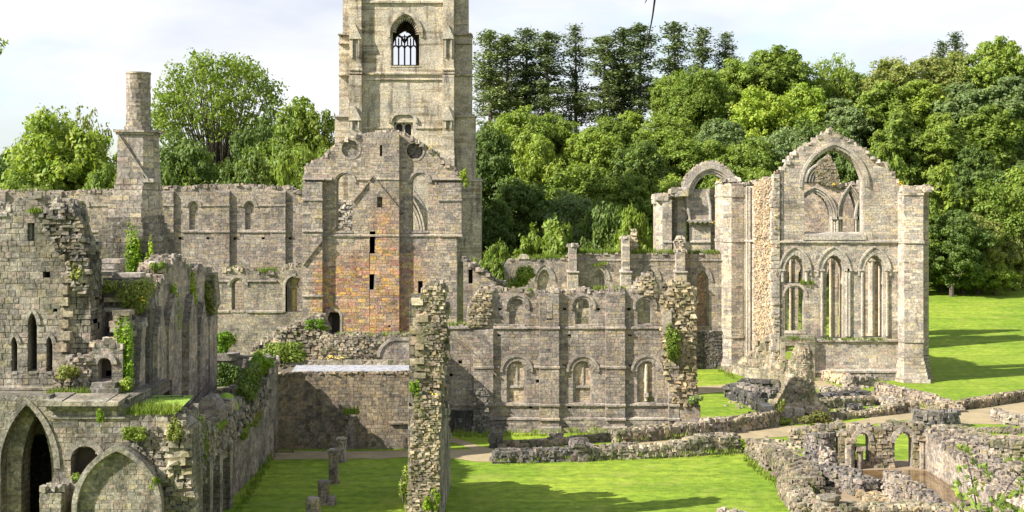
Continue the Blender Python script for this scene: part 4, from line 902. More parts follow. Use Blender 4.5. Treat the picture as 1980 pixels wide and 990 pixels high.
    boxf(vb, f, X_(1328), X_(1375), Z_(428), Z_(425), 0, .7); string(vb, f, X_(1334), X_(1374), Z_(467), .25, .2); vb.build('vault_springing', 'pale', t)
    rt = MB(); o = P([(1376, 690), (1370, 430), (1372, 395), (1372, 368), (1390, 362), (1410, 362), (1410, 690)]); wall(rt, f.shift(-1.5), o, (), 1.5, **k); rt.build('pier', 'warm', t)
    ab = MB(); cx, zs, hw, rs = X_(1374), Z_(378), X_(1408)-X_(1374), Z_(336)-Z_(378)
    for i, (e0, e1, n1) in enumerate(((0, .35, .2), (.35, .65, .4), (.65, 1.5, .6))): band(ab, f, arch_pts(cx, zs, hw+e0, rs+e0, 14), arch_pts(cx, zs, hw+e1, rs+e1, 14), -1., n1)
    A = arch_pts(cx, zs, hw+1.55, rs+1.55, 14); ragged(ab, f, A[3:-3], 1.2, .45, .15, n0=.5); ab.build('bare_arch', 'pale', t)
build_chapel_inner()
# ---------------------------------------------------------------- middle ground: yard wall, flat roof, ruined wall end
def build_yard():
    D = 100.4; f = front(D); X_ = lambda x: f.px(x, 0)[0]; Z_ = lambda y: f.px(0, y)[1]; P = f.poly
    t = thing('yard_wall', 'brown coursed yard wall carrying a pale flat roof at the back of the shaded lawn', 'building', (X_(670), D, 0))
    mb = MB(); o = P([(528, 872), (528, 725), (812, 722), (812, 872)]); wall(mb, f, o, (), 5., course=.27, blen=(.25, .6), relief=.06); ragged(mb, f, [(X_(528), Z_(723)), (X_(815), Z_(721))], .5, .32, .1); mb.build('wall', 'brown', t)
    rf = MB(); zr = Z_(721); p = [(X_(560), D+.7), (X_(815), D+.7), (X_(815)-.6, D+4.9), (X_(585)-1.2, D+4.9)]; rf.face([(x, y, zr+.02) for x, y in p], (1, 1, 1, 0)); rf.build('flat_roof', 'roof', t)
    kb = MB()
    for i in range(70): x = X_(545)+(X_(812)-X_(545))*i/69; rock(kb, (x, D+5.1, zr+.15), (.3, .25, .2), tint(1.1))
    kb.build('kerb_stone', 'mossy', t)
    lg = MB(); string(lg, f, X_(752), X_(797), Z_(817), .2, .25); lg.build('ledge', 'brown', t)
    D = 106.2; f = front(D); P = f.poly
    t = thing('rubble_wall', 'rough grass-topped rubble wall with a blocked arch just below the scorched gable', 'ruined wall', (f.px(720, 0)[0], D, 0))
    top = [(620, 655), (640, 650), (690, 648), (740, 651), (780, 649), (815, 651)]; o = P([(620, 800)]+top+[(815, 800)]); mb = MB(); slab(mb, f, o, (), 0, -1); rubble_face(mb, f, P([(620, 712)]+top+[(815, 712)]), .36, .16, (.95, .93, .9)); ragged(mb, f, P(top), 1.2, .4, .15); mb.build('wall', 'mossy', t)
    c = f.px(785, 0)[0]; ib = MB(); q = opening(c, f.px(0, 705)[1], f.px(0, 690)[1], 2.0, 1.1); slab(ib, f, q, (), .22, 0); blocks(ib, f.shift(.22), q, course=.25, relief=.02); band(ib, f, arch_pts(c, f.px(0, 690)[1], 2., 1.1), arch_pts(c, f.px(0, 690)[1], 2.25, 1.35), 0, .32); ib.build('blocked_arch', 'grey', t)
    D = 107.5; f = front(D); P = f.poly
    t = thing('sloping_wall', 'tumbled rubble wall sloping down to the left from the foot of the gable', 'ruined wall', (f.px(560, 0)[0], D, 0))
    top = [(488, 672), (510, 660), (540, 642), (575, 628), (605, 616), (622, 614), (632, 640)]; o = P([(488, 800)]+top+[(632, 800)]); mb = MB(); slab(mb, f, o, (), 0, -1.6); rubble_face(mb, f, P([(488, 720)]+top+[(632, 720)]), .42, .22); ragged(mb, f, P(top), 1.8, .42, .2); mb.build('wall', 'mossy', t)
build_yard()

def build_stub():
    D = 74; f = front(D); P = f.poly
    t = thing('wall_end', 'tall ragged end of a broken rubble wall standing alone in the middle of the lawn', 'ruined wall', (-5.2, 74, 0))
    lo = P([(778, 1048), (787, 985), (795, 850), (799, 800), (802, 768), (850, 768), (849, 850), (846, 985), (846, 1048)])
    up = P([(802, 790), (806, 760), (811, 700), (814, 640), (816, 580), (822, 556), (836, 549), (850, 555), (858, 572), (859, 640), (857, 700), (854, 790)])
    k = (1.08, 1.05, .98)
    mb = MB(); slab(mb, f, lo, (), 0, -1.5); rubble_face(mb, f, lo, .27, .17, k, 0., 1.5); slab(mb, f, up, (), -.9, -2.2); rubble_face(mb, f, up, .28, .17, k, -.9, 1.4); ragged(mb, f, [lo[4], lo[5]], 1.2, .4, .2); ragged(mb, f, up[4:9], 1.8, .38, .2, n0=-.9)
    mb.build('rubble_core', 'mossy', t)
    r = Fr((-3.95, 0, 0), (0, 1, 0), (1, 0, 0)); mb = MB()
    pr = [(74.4, -.1), (74.4, 6.8), (75, 7), (75.1, 12.6), (75.7, 13), (75.9, 9.4), (76.6, 9.2), (76.7, 6.2), (77.5, 6.1), (77.6, 9.2), (78.5, 9.), (78.6, 5.8), (79.5, 5.7), (79.6, 8.6), (80.6, 8.2), (80.8, 5.9), (82.4, 5.6), (82.6, 5.2), (84.6, 5.), (85.2, 3.6), (86.6, 3.2), (87.2, 1.2), (87.4, -.1)]
    ho = [rect(76.1, .9, 76.9, 2.0), rect(75.6, 5.0, 76.3, 6.1), rect(77.6, 4.4, 78.4, 5.8), rect(80, 3., 80.7, 4.4)]
    wall(mb, r, pr, ho, 1.7, course=.34, blen=(.35, .8), relief=.05)
    lf = Fr((-5.65, 0, 0), (0, 1, 0), (-1, 0, 0)); blocks(mb, lf, pr, ho, course=.34, blen=(.35, .8), relief=.06)
    ragged(mb, r, pr[4:21], 1.7, .42, .2); mb.build('wall', 'left', t)
    qb = MB()
    for i in range(7):
        y = 655+i*14; q = P([(805-i*.7+rng.uniform(-1, 1), y+9)])[0]; boxf(qb, f, q[0]-.06, q[0]+.4+.3*rng.random(), q[1], q[1]+.27, -1., -.72+.18*(i % 2), tint(.8, (1.1, 1.05, .9)))
    qb.build('quoin', 'mossy', t)
    db = MB()
    for _ in range(220): rock(db, (rng.uniform(-5.4, -3.7), rng.uniform(75, 76.2), 9.+3.6*rng.random()**1.2), (.32, .32, .2), tint(1.2, k))
    db.build('loose_head', 'mossy', t)
build_stub()

# ---------------------------------------------------------------- left foreground
def build_left():
    D = 74; f = front(D); X_ = lambda x: f.px(x, 0)[0]; Z_ = lambda y: f.px(0, y)[1]; P = f.poly
    t = thing('lancet_wall', 'tall ruined wall with three dark narrow lancets at the left edge', 'ruined wall', (X_(60), D, 0))
    top = [(-60, 400), (0, 398), (14, 410), (30, 392), (48, 383), (84, 381), (98, 391), (128, 395), (148, 412), (158, 438), (166, 470), (174, 478), (178, 530), (176, 575)]
    out = P([(-60, 840)]+top+[(176, 840)])
    L = [(X_(63), Z_(718), Z_(628), X_(71.5)-X_(63), Z_(603)-Z_(628)), (X_(28), Z_(718), Z_(664), X_(33.5)-X_(28), Z_(650)-Z_(664)), (X_(96), Z_(718), Z_(664), X_(101.5)-X_(96), Z_(650)-Z_(664))]
    hs = [opening(*o) for o in L]+[rect(X_(83), Z_(537), X_(97), Z_(522)), rect(X_(103), Z_(603), X_(111), Z_(597)), rect(X_(54), Z_(468), X_(67), Z_(430))]
    mb = MB(); k = dict(course=.3, blen=(.25, .7), relief=.085, amp=1.1, miss=.05, gap=.012, jag=1.3)
    wall(mb, f, out, hs, 1.5, **k); ragged(mb, f, P(top), 1.5, .4, .25); mb.build('wall', 'left', t)
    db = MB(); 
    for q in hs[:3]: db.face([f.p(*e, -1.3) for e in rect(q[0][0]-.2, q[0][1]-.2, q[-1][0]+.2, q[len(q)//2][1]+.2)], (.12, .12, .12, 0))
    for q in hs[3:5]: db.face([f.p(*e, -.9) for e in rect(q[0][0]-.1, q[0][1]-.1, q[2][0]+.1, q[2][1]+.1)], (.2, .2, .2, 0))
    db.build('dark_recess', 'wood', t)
    nb = MB(); q = rect(X_(54), Z_(468), X_(67), Z_(430)); slab(nb, f, q, (), -.35, -.6, tint(.5)); boxf(nb, f, X_(54), X_(60), Z_(468), Z_(430), -.35, -.2, tint(.5)); nb.build('niche', 'left', t)
    for o in L: window(t, f, *o, mat='left', hood=.22, inset=.3, inner=.97, hsc=1.02, hoodp=.1, name='lancet_window')
    rc = MB(); o = P([(84, 412), (100, 392), (128, 396), (150, 414), (160, 440), (168, 474), (174, 540), (172, 580), (150, 560), (138, 540), (128, 505), (108, 480), (92, 450)]); rubble_face(rc, f, o, .42, .35, (.95, .95, .92), .1); rc.build('rubble_core', 'left', t)
    # rough stones of a lost cross wall
    cs = MB()
    for y in range(530, 740, 22): boxf(cs, f, X_(116+rng.uniform(-3, 3)), X_(136+rng.uniform(-6, 9)), Z_(y+16), Z_(y), -.1, rng.uniform(.2, .6), tint(1, (1.08, 1.02, .9)))
    cs.build('bonding_stone', 'left', t)
    sc = MB(); string(sc, f, X_(-60), X_(104), Z_(750), .18, .18); string(sc, f, X_(-60), X_(15), Z_(414), .25, .15); sc.build('string_course', 'left', t)
    # side return going back to the chimney
    r = Fr((X_(176), 0, 0), (0, 1, 0), (1, 0, 0)); sb = MB(); o = [(74, 0), (74, Z_(560)), (76, Z_(600)), (79, 10.5), (82, 10.), (82, 0)]; slab(sb, r, o, (), 0, -1.); blocks(sb, r, o, course=.3, relief=.07); sb.build('return_wall', 'left', t)

    D = 70; f = front(D); X_ = lambda x: f.px(x, 0)[0]; Z_ = lambda y: f.px(0, y)[1]; P = f.poly
    t = thing('arched_range', 'low vaulted range with a deep pointed doorway and a blocked pointed arch, lower left', 'ruined building', (X_(160), D, 0))
    big = (X_(53), -.4, Z_(905), X_(105)-X_(53), Z_(781)-Z_(905)); nic = (X_(164), Z_(920), Z_(889), X_(191)-X_(164), Z_(863)-Z_(889))
    out = P([(-60, 1120), (-60, 765), (95, 765), (100, 786), (243, 786), (243, 802), (322, 800), (330, 830), (345, 1120)])
    mb = MB(); k = dict(course=.28, blen=(.25, .75), relief=.07, jag=1., miss=.03); wall(mb, f, out, [opening(*big, 12), opening(*nic)], .9, **k)
    b2 = (X_(53)+.15, -.4, Z_(925), X_(83)-X_(53), Z_(803)-Z_(925)); wall(mb, f.shift(-.9), P([(-60, 1120), (-60, 790), (140, 790), (140, 1120)]), [opening(*b2)], 1.3, course=.3, relief=.03)
    boxf(mb, f, X_(-60), X_(243), Z_(800), Z_(775), -9, -.9, SL); boxf(mb, f, X_(-60), X_(243), -.2, Z_(780), -9.6, -9, (.4, .4, .4, 1)); boxf(mb, f, X_(130), X_(140), -.2, Z_(780), -9, -2.3, SL); boxf(mb, f, X_(-66), X_(-60), -.2, Z_(780), -9, 0, SL)
    mb.build('wall', 'left', t)
    hb = MB(); A = arch_pts(big[0], big[2], big[3], big[4], 12); B = arch_pts(big[0], big[2], big[3]+.32, big[4]+.32, 12); band(hb, f, A, B, -.3, .1); A = arch_pts(nic[0], nic[2], nic[3]); B = arch_pts(nic[0], nic[2], nic[3]+.35); band(hb, f, A, B, -.3, .06); hb.build('arch_ring', 'left', t)
    nb = MB(); nb.face([f.p(*e, -.85) for e in rect(X_(130), Z_(930), X_(195), Z_(855))], (.25, .25, .25, 0)); nb.build('dark_recess', 'wood', t)
    pb = MB(); u = X_(84)
    while u < X_(232):
        w = rng.uniform(.7, 1.5); boxf(pb, f, u, min(u+w-.02, X_(233)), Z_(783), Z_(770)+rng.uniform(-.05, .08), -1.8, .45, tint(.8, (1.1, 1.08, 1.02)), .12); u += w
    boxf(pb, f, X_(96), X_(240), Z_(790), Z_(783), -.5, .25, SL); string(pb, f, X_(100), X_(243), Z_(806), .16, .12); pb.build('parapet', 'left', t)
    # blocked arch standing forward
    f2 = f.shift(1.2); x2 = lambda x: f2.px(x, 0)[0]; z2 = lambda y: f2.px(0, y)[1]; c, hw = x2(226), x2(303)-x2(226); sp, rs = z2(985), z2(872)-z2(985)
    bb = MB(); Ao = opening(c, -.4, sp, hw+.26, rs+.26, 12); slab(bb, f2, Ao, (), -.3, -1.2); q = opening(c, -.4, sp, hw, rs, 12); blocks(bb, f2.shift(-.3), q, course=.24, blen=(.25, .5), relief=.05); w = bb.build('blocked_arch', 'left', t)
    ab = MB(); band(ab, f2, arch_pts(c, sp, hw, rs, 14), arch_pts(c, sp, hw+.27, rs+.3, 14), -.5, .05); band(ab, f2, [(c-hw, -.4), (c-hw, sp)], [(c-hw-.27, -.4), (c-hw-.27, sp)], -.5, .05); band(ab, f2, [(c+hw, -.4), (c+hw, sp)], [(c+hw+.27, -.4), (c+hw+.27, sp)], -.5, .05); ab.build('arch_ring', 'left', w)
    bt = MB(); buttress(bt, f, X_(95), X_(136), -.4, Z_(932), 1.4, .4, **k); ragged(bt, f, [(X_(95), Z_(936)), (X_(136), Z_(938))], 1.2, .35, .15, n0=1.3); bt.build('buttress', 'left', t)
    rp = MB(); o = P([(305, 1120), (318, 900), (322, 850), (330, 822), (352, 812), (366, 826), (370, 870), (374, 930), (378, 1120)]); slab(rp, f, o, (), .1, -2); rubble_face(rp, f, o, .5, .4, (1.08, 1.07, 1.02), .15); rp.mark(); o = P([(258, 1000), (255, 835), (300, 826), (322, 850), (318, 900), (312, 1000)]); rubble_face(rp, f, o, .36, .15, (.75, .75, .74), .05); rp.build('rubble_core', 'left', t)
    tr = MB(); tr.face([(X_(243), D+.02, Z_(801)), (X_(338), D+.02, Z_(801)), (-17.6, 75.6, Z_(801)+.2), (-20.5, 75.6, Z_(801)+.2)], (.9, .9, .9, 0)); tr.build('grass_terrace', 'turf', t)
    fl = MB(); fl.face([(-20.6, 75.6, 4.4), (-18.4, 75.6, 4.4), (-18.4, 96, 4.6), (-20.6, 96, 4.6)], (.5, .5, .5, 0))
    for _ in range(500): rock(fl, (rng.uniform(-20.5, -18.4), rng.uniform(76, 96), 4.5+rng.random()*.5), (.3, .3, .2), tint(1.1, (.8, .82, .75)))
    fl.build('rubble_floor', 'mossy', t)

    # upper tumble: doorway, stack of stones
    D = 73.2; f = front(D); X_ = lambda x: f.px(x, 0)[0]; Z_ = lambda y: f.px(0, y)[1]; P = f.poly
    t = thing('doorway_fragment', 'fragment with a small dark round-arched doorway between rubble and an ivy-clad pile of stones', 'ruined wall', (X_(200), D, Z_(790)))
    o = P([(110, 790), (108, 735), (118, 712), (130, 700), (150, 695), (176, 690), (180, 668), (205, 664), (238, 668), (238, 790)]); dh = (X_(203), Z_(736), Z_(704), X_(216)-X_(203))
    mb = MB(); wall(mb, f, o, [opening(*dh)], .8, course=.26, relief=.06); rubble_face(mb, f, P([(108, 770), (108, 735), (118, 712), (130, 700), (150, 695), (176, 690), (178, 770)]), .36, .3, (1.05, 1.02, .95), .05); ragged(mb, f, o[1:9], .8, .35, .2); mb.build('wall', 'left', t)
    w = window(t, f, *dh, mat='warm', hood=.3, inset=.25, inner=.96, hsc=1.02, name='doorway'); b = MB(); b.face([f.p(*e, -.7) for e in rect(X_(186), Z_(738), X_(220), Z_(685))], (.35, .3, .3, 0)); b.build('dark_recess', 'wood', w)
    bx = MB(); boxf(bx, f, X_(180), X_(236), Z_(768), Z_(748), -.6, .7, tint(.5)); boxf(bx, f, X_(182), X_(228), Z_(748), Z_(738), -.5, .55, tint(.5)); bx.build('ledge', 'left', t)
    D = 74.2; f = front(D); X_ = lambda x: f.px(x, 0)[0]; Z_ = lambda y: f.px(0, y)[1]; P = f.poly
    t = thing('stone_stack', 'ragged ivy-hung stack of squared stones right of the small doorway', 'ruined pillar', (X_(232), D, Z_(790)))
    mb = MB()
    for i in range(17):
        y0 = 778-i*10.5; l = 222-(i % 3)*5+rng.uniform(-4, 3); r_ = 252+rng.uniform(-8, 4); boxf(mb, f, X_(l), X_((l+r_)/2), Z_(y0), Z_(y0-10.2), -.9, .15+.15*(i % 2), tint(1.2, (1.15, 1.13, 1.08))); boxf(mb, f, X_((l+r_)/2)+.02, X_(r_), Z_(y0), Z_(y0-10), -.9, .1+.12*((i+1) % 2), tint(1.2, (1.1, 1.08, 1.05)))
    mb.build('stone_course', 'left', t)
    D = 77; f = front(D); X_ = lambda x: f.px(x, 0)[0]; Z_ = lambda y: f.px(0, y)[1]; P = f.poly
    t = thing('slab_topped_wall', 'dark rubble wall topped with grey slabs and grass below the chimney', 'ruined wall', (X_(220), D, 0))
    o = P([(168, 800), (170, 552), (190, 540), (240, 538), (282, 548), (290, 600), (290, 800)]); mb = MB(); wall(mb, f, o, (), 1.5, course=.3, relief=.07); rubble_face(mb, f, P([(172, 640), (172, 560), (240, 556), (240, 640)]), .42, .25, (.9, .9, .9)); mb.build('wall', 'dark', t)
    sb = MB()
    for x0, x1, y, dd in ((178, 205, 522, -1.6), (178, 212, 534, -.4), (207, 262, 538, -1), (205, 240, 583, .4), (205, 242, 602, .4), (175, 212, 512, -2)): sb.mark(); boxf(sb, f, X_(x0), X_(x1), Z_(y), Z_(y-8), dd-1.2, dd, tint(.5, (1.15, 1.17, 1.2)))
    sb.build('slab', 'grey', t)

    # oblique inner wall of the hall with its row of flat pilasters
    r = Fr((-20.6, 0, 0), (0, 1, 0), (1, 0, 0)); t = thing('hall_wall', 'long streaked inner hall wall seen obliquely with pointed broken pilasters, right of the ivy stack', 'ruined wall', (-20.6, 85, 0))
    o = [(75.5, 0), (75.5, 8.5), (76, 11), (78, 12.4), (79.5, 12.6), (81, 14.2), (84, 14.6), (86, 14.3), (88, 13.6), (91, 13.7), (93.5, 13.3), (94, 12.), (94, 0)]
    mb = MB(); wall(mb, r, o, [opening(77.0, 7.2, 10.2, .35, .8)], 1.6, course=.33, relief=.05); ragged(mb, r, o[2:12], 1.6, .45, .25); mb.build('wall', 'grey', t)
    for y0, y1, zt in ((77.6, 79.6, 12.1), (80.2, 83.2, 12.6), (85.2, 87.4, 12.3), (88.2, 90.6, 11.6), (91, 93.2, 11.4)):
        pb = MB(); q = [(y0, 0), (y0, zt-1.8), ((y0+y1)/2, zt), (y1, zt-1.8), (y1, 0)]; slab(pb, r, q, (), .45, -.02); blocks(pb, r.shift(.45), q, course=.33, relief=.04); fl = Fr(r.p(y0, 0, 0), (1, 0, 0), (0, -1, 0)); blocks(pb, fl, rect(0, 0, .45, zt-1.8), course=.33, blen=(.3, .45), relief=.03); pb.build('pilaster', 'grey', t)
    f = front(92); P = f.poly; eb = MB(); q = P([(382, 730), (384, 560), (388, 530), (412, 528), (418, 590), (412, 600), (410, 730)]); wall(eb, f, q, (), 1.5, course=.3, relief=.06); rubble_face(eb, f, P([(382, 620), (386, 530), (414, 530), (418, 600)]), .4, .3, (.85, .88, .8)); eb.build('pier', 'mossy', t)

    # low wall along the shaded lawn
    r = Fr((-17.1, 0, 0), (0, 1, 0), (1, 0, 0)); t = thing('lawn_wall', 'overgrown rubble-topped wall running back along the left side of the shaded lawn to the gate', 'ruined wall', (-17.1, 86, 0))
    o = [(70.5, 0), (70.5, 6.8), (74, 6.6), (76.5, 5.4), (80, 5.2), (84, 5.6), (88, 5.2), (92, 5.6), (95.5, 5.4), (95.8, 6.6), (99.8, 6.5), (99.8, 0)]
    mb = MB(); wall(mb, r, o, (), 1.7, course=.3, relief=.06); rubble_face(mb, r, [(70.5, 2.4), (70.5, 6.6), (80, 5.1), (90, 5.2), (95, 5.2), (95, 4.4), (84, 3.6), (76, 2.6)], .5, .3, (.9, .92, .86)); ragged(mb, r, o[1:11], 1.7, .5, .35); mb.build('wall', 'left', t)
    for y0 in (72.4, 75., 77.6, 80.4): bb = MB(); boxf(bb, r, y0, y0+.8, 0, 4.2, 0, .5, SL, .4); blocks(bb, r.shift(.5), rect(y0, 0, y0+.8, 3.8), course=.33, relief=.04); bb.build('buttress', 'left', t)
    f = front(79); P = f.poly
    t = thing('stair_ramp', 'grey sloping stone side of a stair with thin hand rails beside the round green mound', 'steps', (f.px(385, 0)[0], 79, 6))
    o = P([(345, 860), (352, 815), (372, 788), (392, 769), (408, 770), (424, 792), (426, 830), (424, 860)]); mb = MB(); slab(mb, f, o, (), 0, -2); blocks(mb, f, o, course=.2, blen=(.2, .4), relief=.04); mb.build('side_wall', 'grey', t)
    hr = MB()
    for a, b in (((357, 796), (395, 742)), ((357, 807), (398, 757)), ((378, 790), (378, 764)), ((357, 822), (357, 796))): tube(hr, [f.p(*P([a])[0], .1), f.p(*P([b])[0], -1.5 if b[0] > 380 else .1)], [.03, .03], 5)
    hr.build('handrail', 'iron', t)
    t = thing('grassy_mound', 'smooth rounded grass mound tinted as if sunlit behind the stair ramp', 'grass mound', (-18., 86, 4.8)); mb = MB(); c = at(437, 784, 85); n = 18
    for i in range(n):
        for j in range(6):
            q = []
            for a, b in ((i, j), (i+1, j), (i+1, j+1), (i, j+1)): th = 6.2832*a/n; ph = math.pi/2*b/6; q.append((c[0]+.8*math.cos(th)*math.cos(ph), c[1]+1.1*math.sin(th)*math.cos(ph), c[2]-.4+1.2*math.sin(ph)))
            mb.face(q, (1.3, 1.2, 1.2, 0))  # raised tint, meant as sunlight on turf that lies in shade
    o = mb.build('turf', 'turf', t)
    t = thing('railing', 'thin dark railing on the grass terrace in front of the streaked hall wall', 'railing', at(290, 795, 74)); f = front(74); P = f.poly; rb = MB()
    for y in (770, 786): tube(rb, [f.p(*P([(246, y)])[0]), f.p(*P([(346, y+1)])[0], -1)], [.022, .022], 5)
    for x in (250, 275, 300, 325, 345): tube(rb, [f.p(*P([(x, 800)])[0], -(x-246)*.01), f.p(*P([(x, 769)])[0], -(x-246)*.01)], [.025, .025], 5)
    rb.build('rail', 'iron', t)
    f = front(103.5); P = f.poly
    t = thing('hedge_wall', 'dark ivy-hung wall with a stone ledge under the clipped bush by the aisle wall', 'ruined wall', (f.px(460, 0)[0], 103.5, 0)); mb = MB(); o = P([(405, 850), (408, 690), (520, 690), (530, 850)]); wall(mb, f, o, (), 1.5, course=.3); boxf(mb, f, *[P([(x, 0)])[0][0] for x in (414, 458)], P([(0, 697)])[0][1], P([(0, 684)])[0][1], -1.2, .25, tint(.5)); mb.build('wall', 'dark', t)

def build_chimney():
    D = 88; f = front(D); X_ = lambda x: front(D+1.1).px(x, 0)[0]; Z_ = lambda y: f.px(0, y)[1]
    t = thing('chimney', 'tall round-topped stone chimney rising from a broad square base at left', 'chimney', (X_(262), D+1.5, 0))
    sq = lambda a, b, d0, d1: [(X_(a), D+d0), (X_(b), D+d0+.35), (X_(b)+.25, D+d1), (X_(a)+.3, D+d1)]
    k = dict(course=.33, blen=(.35, .8), relief=.06)
    mb = MB(); kb = dict(k, tf=lambda u, z: (.66, .66, .64), jag=1.); prism(mb, [(X_(190), D), (X_(290), D-.1), (X_(316), D+1.2), (X_(316), D+4), (X_(190), D+4)], 0, Z_(468), **kb); taper(mb, [(X_(190), D), (X_(290), D-.1), (X_(316), D+1.2), (X_(316), D+4), (X_(190), D+4)], Z_(468), [(X_(213), D+.5), (X_(278), D+.5), (X_(298), D+1.4), (X_(298), D+3.4), (X_(213), D+3.4)], Z_(420), **dict(kb, tf=lambda u, z: (.85, .85, .82))); mb.build('base', 'left', t)
    q0 = [(X_(215), D+.5), (X_(278), D+.5), (X_(298), D+1.3), (X_(298), D+3.2), (X_(215), D+3.2)]; q1 = [(X_(228), D+.8), (X_(280), D+.8), (X_(296), D+1.5), (X_(296), D+3), (X_(228), D+3)]; q2 = [(X_(230), D+.85), (X_(279), D+.85), (X_(293), D+1.5), (X_(293), D+2.9), (X_(230), D+2.9)]
    mb = MB(); prism(mb, q0, Z_(424), Z_(398), **k); taper(mb, q0, Z_(398), q1, Z_(345), **k); taper(mb, q1, Z_(345), q2, Z_(258), course=.36, blen=(.5, 1.), relief=.03)
    fs = front(D+.8); 
    for i in range(12):
        a, b = (229+i*4.9, 262+i*7.4), (229+(i+1)*4.9, 262+(i+1)*7.4); q = [fs.px(*a), fs.px(*b)]; band(mb, fs, q, [(u, z+.15) for u, z in q], -.1, .16, tint(.7, (.8, .8, .78)))
    boxf(mb, fs, X_(277), X_(297)+.1, Z_(352), Z_(345), -1.5, .12); mb.build('shaft', 'pale', t)
    mb = MB(); g = lambda s, p: [(X_(262)+(x-X_(262))*s, D+1.8+(y-D-1.8)*s) for x, y in p]; prism(mb, g(1.1, q2), Z_(259), Z_(254), **k); prism(mb, g(1.22, q2), Z_(254), Z_(249.5), course=.2, relief=.02); mb.build('cap_moulding', 'pale', t)
    mb = MB(); c = (X_(262), D+1.8); r = .78; n = 18; z = Z_(249); taper(mb, ngon(*c, .95, n), z, ngon(*c, r, n), z+.5, course=.25, blen=(.3, .4), relief=.01)
    while z < Z_(139): h = rng.uniform(.26, .36); prism(mb, ngon(*c, r*rng.uniform(.985, 1.015), n, rng.random()), z, z+h, course=h*1.1, blen=(.3, .45), relief=.02, gap=.008); z += h
    prism(mb, ngon(*c, r*1.05, n), z, z+.12, course=.12, relief=.01); mb.build('round_stack', 'grey', t)
build_left(); build_chimney()
# ---------------------------------------------------------------- low walls, stumps, gate, ruined court at lower right
def lowthing(name, label, cat, pts, h, mat='mossy', thick=.8, sp=.42, mul=(1, 1, 1), group=None):
    g = [gnd(*p) for p in pts]; t = MB(); low_wall(t, g, h, thick, sp, mul)
    return tag(t.build(name, mat, None, (g[0][0], g[0][1], 0)), label, cat, group)
GW = 'low footings of vanished walls'
lowthing('low_wall', 'long black-faced low wall along the near edge of the path by the lit lawn', 'low wall', [(958, 896), (1040, 894), (1112, 891)], [.75, .75, .8], 'dark', 1., .5, (.8, .8, .82), GW)
lowthing('gate_block', 'squared stone block with a slot at the middle of the long black-faced low wall', 'stone block', [(1113, 893), (1142, 892)], 1.2, 'grey', 1., .8, (.8, .8, .8))
lowthing('low_wall', 'tumbled low wall between path and lit lawn, right of the slotted block', 'low wall', [(1144, 890), (1200, 888), (1300, 884), (1360, 880), (1428, 876)], [.7, .8, .7, 1.25, 1.2], 'mossy', 1.2, .45, (.9, .9, .88), GW)
lowthing('low_wall', 'very low mossy kerb of stones below the black panel of the two-storey range', 'low wall', [(968, 868), (1060, 863), (1110, 858), (1192, 852)], .35, 'mossy', .8, .4, (.8, .8, .76), GW)
lowthing('stone_post', 'square dark stone post at the left end of the mossy kerb', 'stone post', [(951, 866), (967, 866)], .95, 'dark', .6, .6)
lowthing('stone_post', 'pale broken stone lump halfway along the mossy kerb', 'stone post', [(1071, 858), (1086, 857)], .65, 'grey', .5, .4, (1.1, 1.1, 1.1))
lowthing('low_wall', 'thick low wall beyond the path under the right end of the range', 'low wall', [(1195, 858), (1260, 853), (1350, 845), (1375, 842)], [.8, .95, .95, .9], 'mossy', 1., .45, (.92, .9, .88), GW)
t = lowthing('stone_post', 'stumpy round-capped stone pile on the low wall right of the range', 'stone post', [(1374, 842), (1408, 839)], 1.15, 'grey', 1.1, .5); 
lowthing('low_wall', 'low wall climbing from the round-capped pile to the rubble cone', 'low wall', [(1410, 838), (1470, 830), (1500, 824), (1520, 812)], [.9, 1.15, 1.2, .9], 'mossy', 1., .45, (.95, .92, .9), GW)
# rubble cone
def build_cone():
    t = thing('rubble_pinnacle', 'tall leaning cone of rubble standing alone in front of the chapel doorway', 'ruined pillar', (*gnd(1545, 812), 0)); x0, y0 = gnd(1545, 812); mb = MB()
    prof = [(0, 3.2), (.7, 2.5), (1.5, 1.5), (2.8, 1.02), (4.2, .8), (5.2, .52), (5.9, .22)]
    for (za, ra), (zb, rb) in zip(prof[:-1], prof[1:]): taper(mb, ngon(x0+za*.1, y0+1.5, ra*.55, 9), za, ngon(x0+zb*.1, y0+1.5, rb*.55, 9), zb, course=.35, blen=(.3, .6), relief=.05)
    for i in range(800):
        z = 5.9*rng.random()**1.15; r = np.interp(z, [p[0] for p in prof], [p[1] for p in prof]); a = rng.random()*6.283
        rock(mb, (x0+z*.1+r*math.cos(a)*.95, y0+1.5+r*math.sin(a)*.95, z), (.4*rng.uniform(.4, 1.2), .32, .18*rng.uniform(.5, 1.3)), tint(1.3, (1.15, 1.12, 1.05)), a+1.57)
    mb.build('rubble_core', 'mossy', t)
    st = MB(); f = front(y0-1.2)
    for x, w, h in ((1521, 22, 1.2), (1546, 20, 1.1), (1480, 24, 1.5)): st.mark(); u = f.px(x, 0)[0]; boxf(st, f, u-w*.02, u+w*.02, 0, h, -.8, .1 if x > 1500 else 1.2, tint(.6))
    st.build('upright_slab', 'pale', t)
build_cone()
lowthing('stone_tank', 'dark slate-black sided low enclosure left of the rubble cone', 'stone tank', [(1404, 769), (1470, 793), (1478, 790)], 1.05, 'dark', .5, 1.1, (.42, .43, .46))
lowthing('low_wall', 'broken inner wall of the dark enclosure with a grassy top', 'low wall', [(1412, 757), (1460, 768), (1490, 772)], .7, 'dark', 1.4, .5, (1.3, 1.25, 1.2), GW)
lowthing('low_wall', 'dark blocks at the back of the enclosure nearest the chapel', 'low wall', [(1430, 752), (1505, 756)], .8, 'dark', .7, .9, (.6, .6, .62), GW)
lowthing('slate_curb', 'straight dark slate curb right of the rubble cone', 'curb', [(1588, 777), (1676, 769)], .55, 'dark', .5, 1.4, (.5, .5, .54))
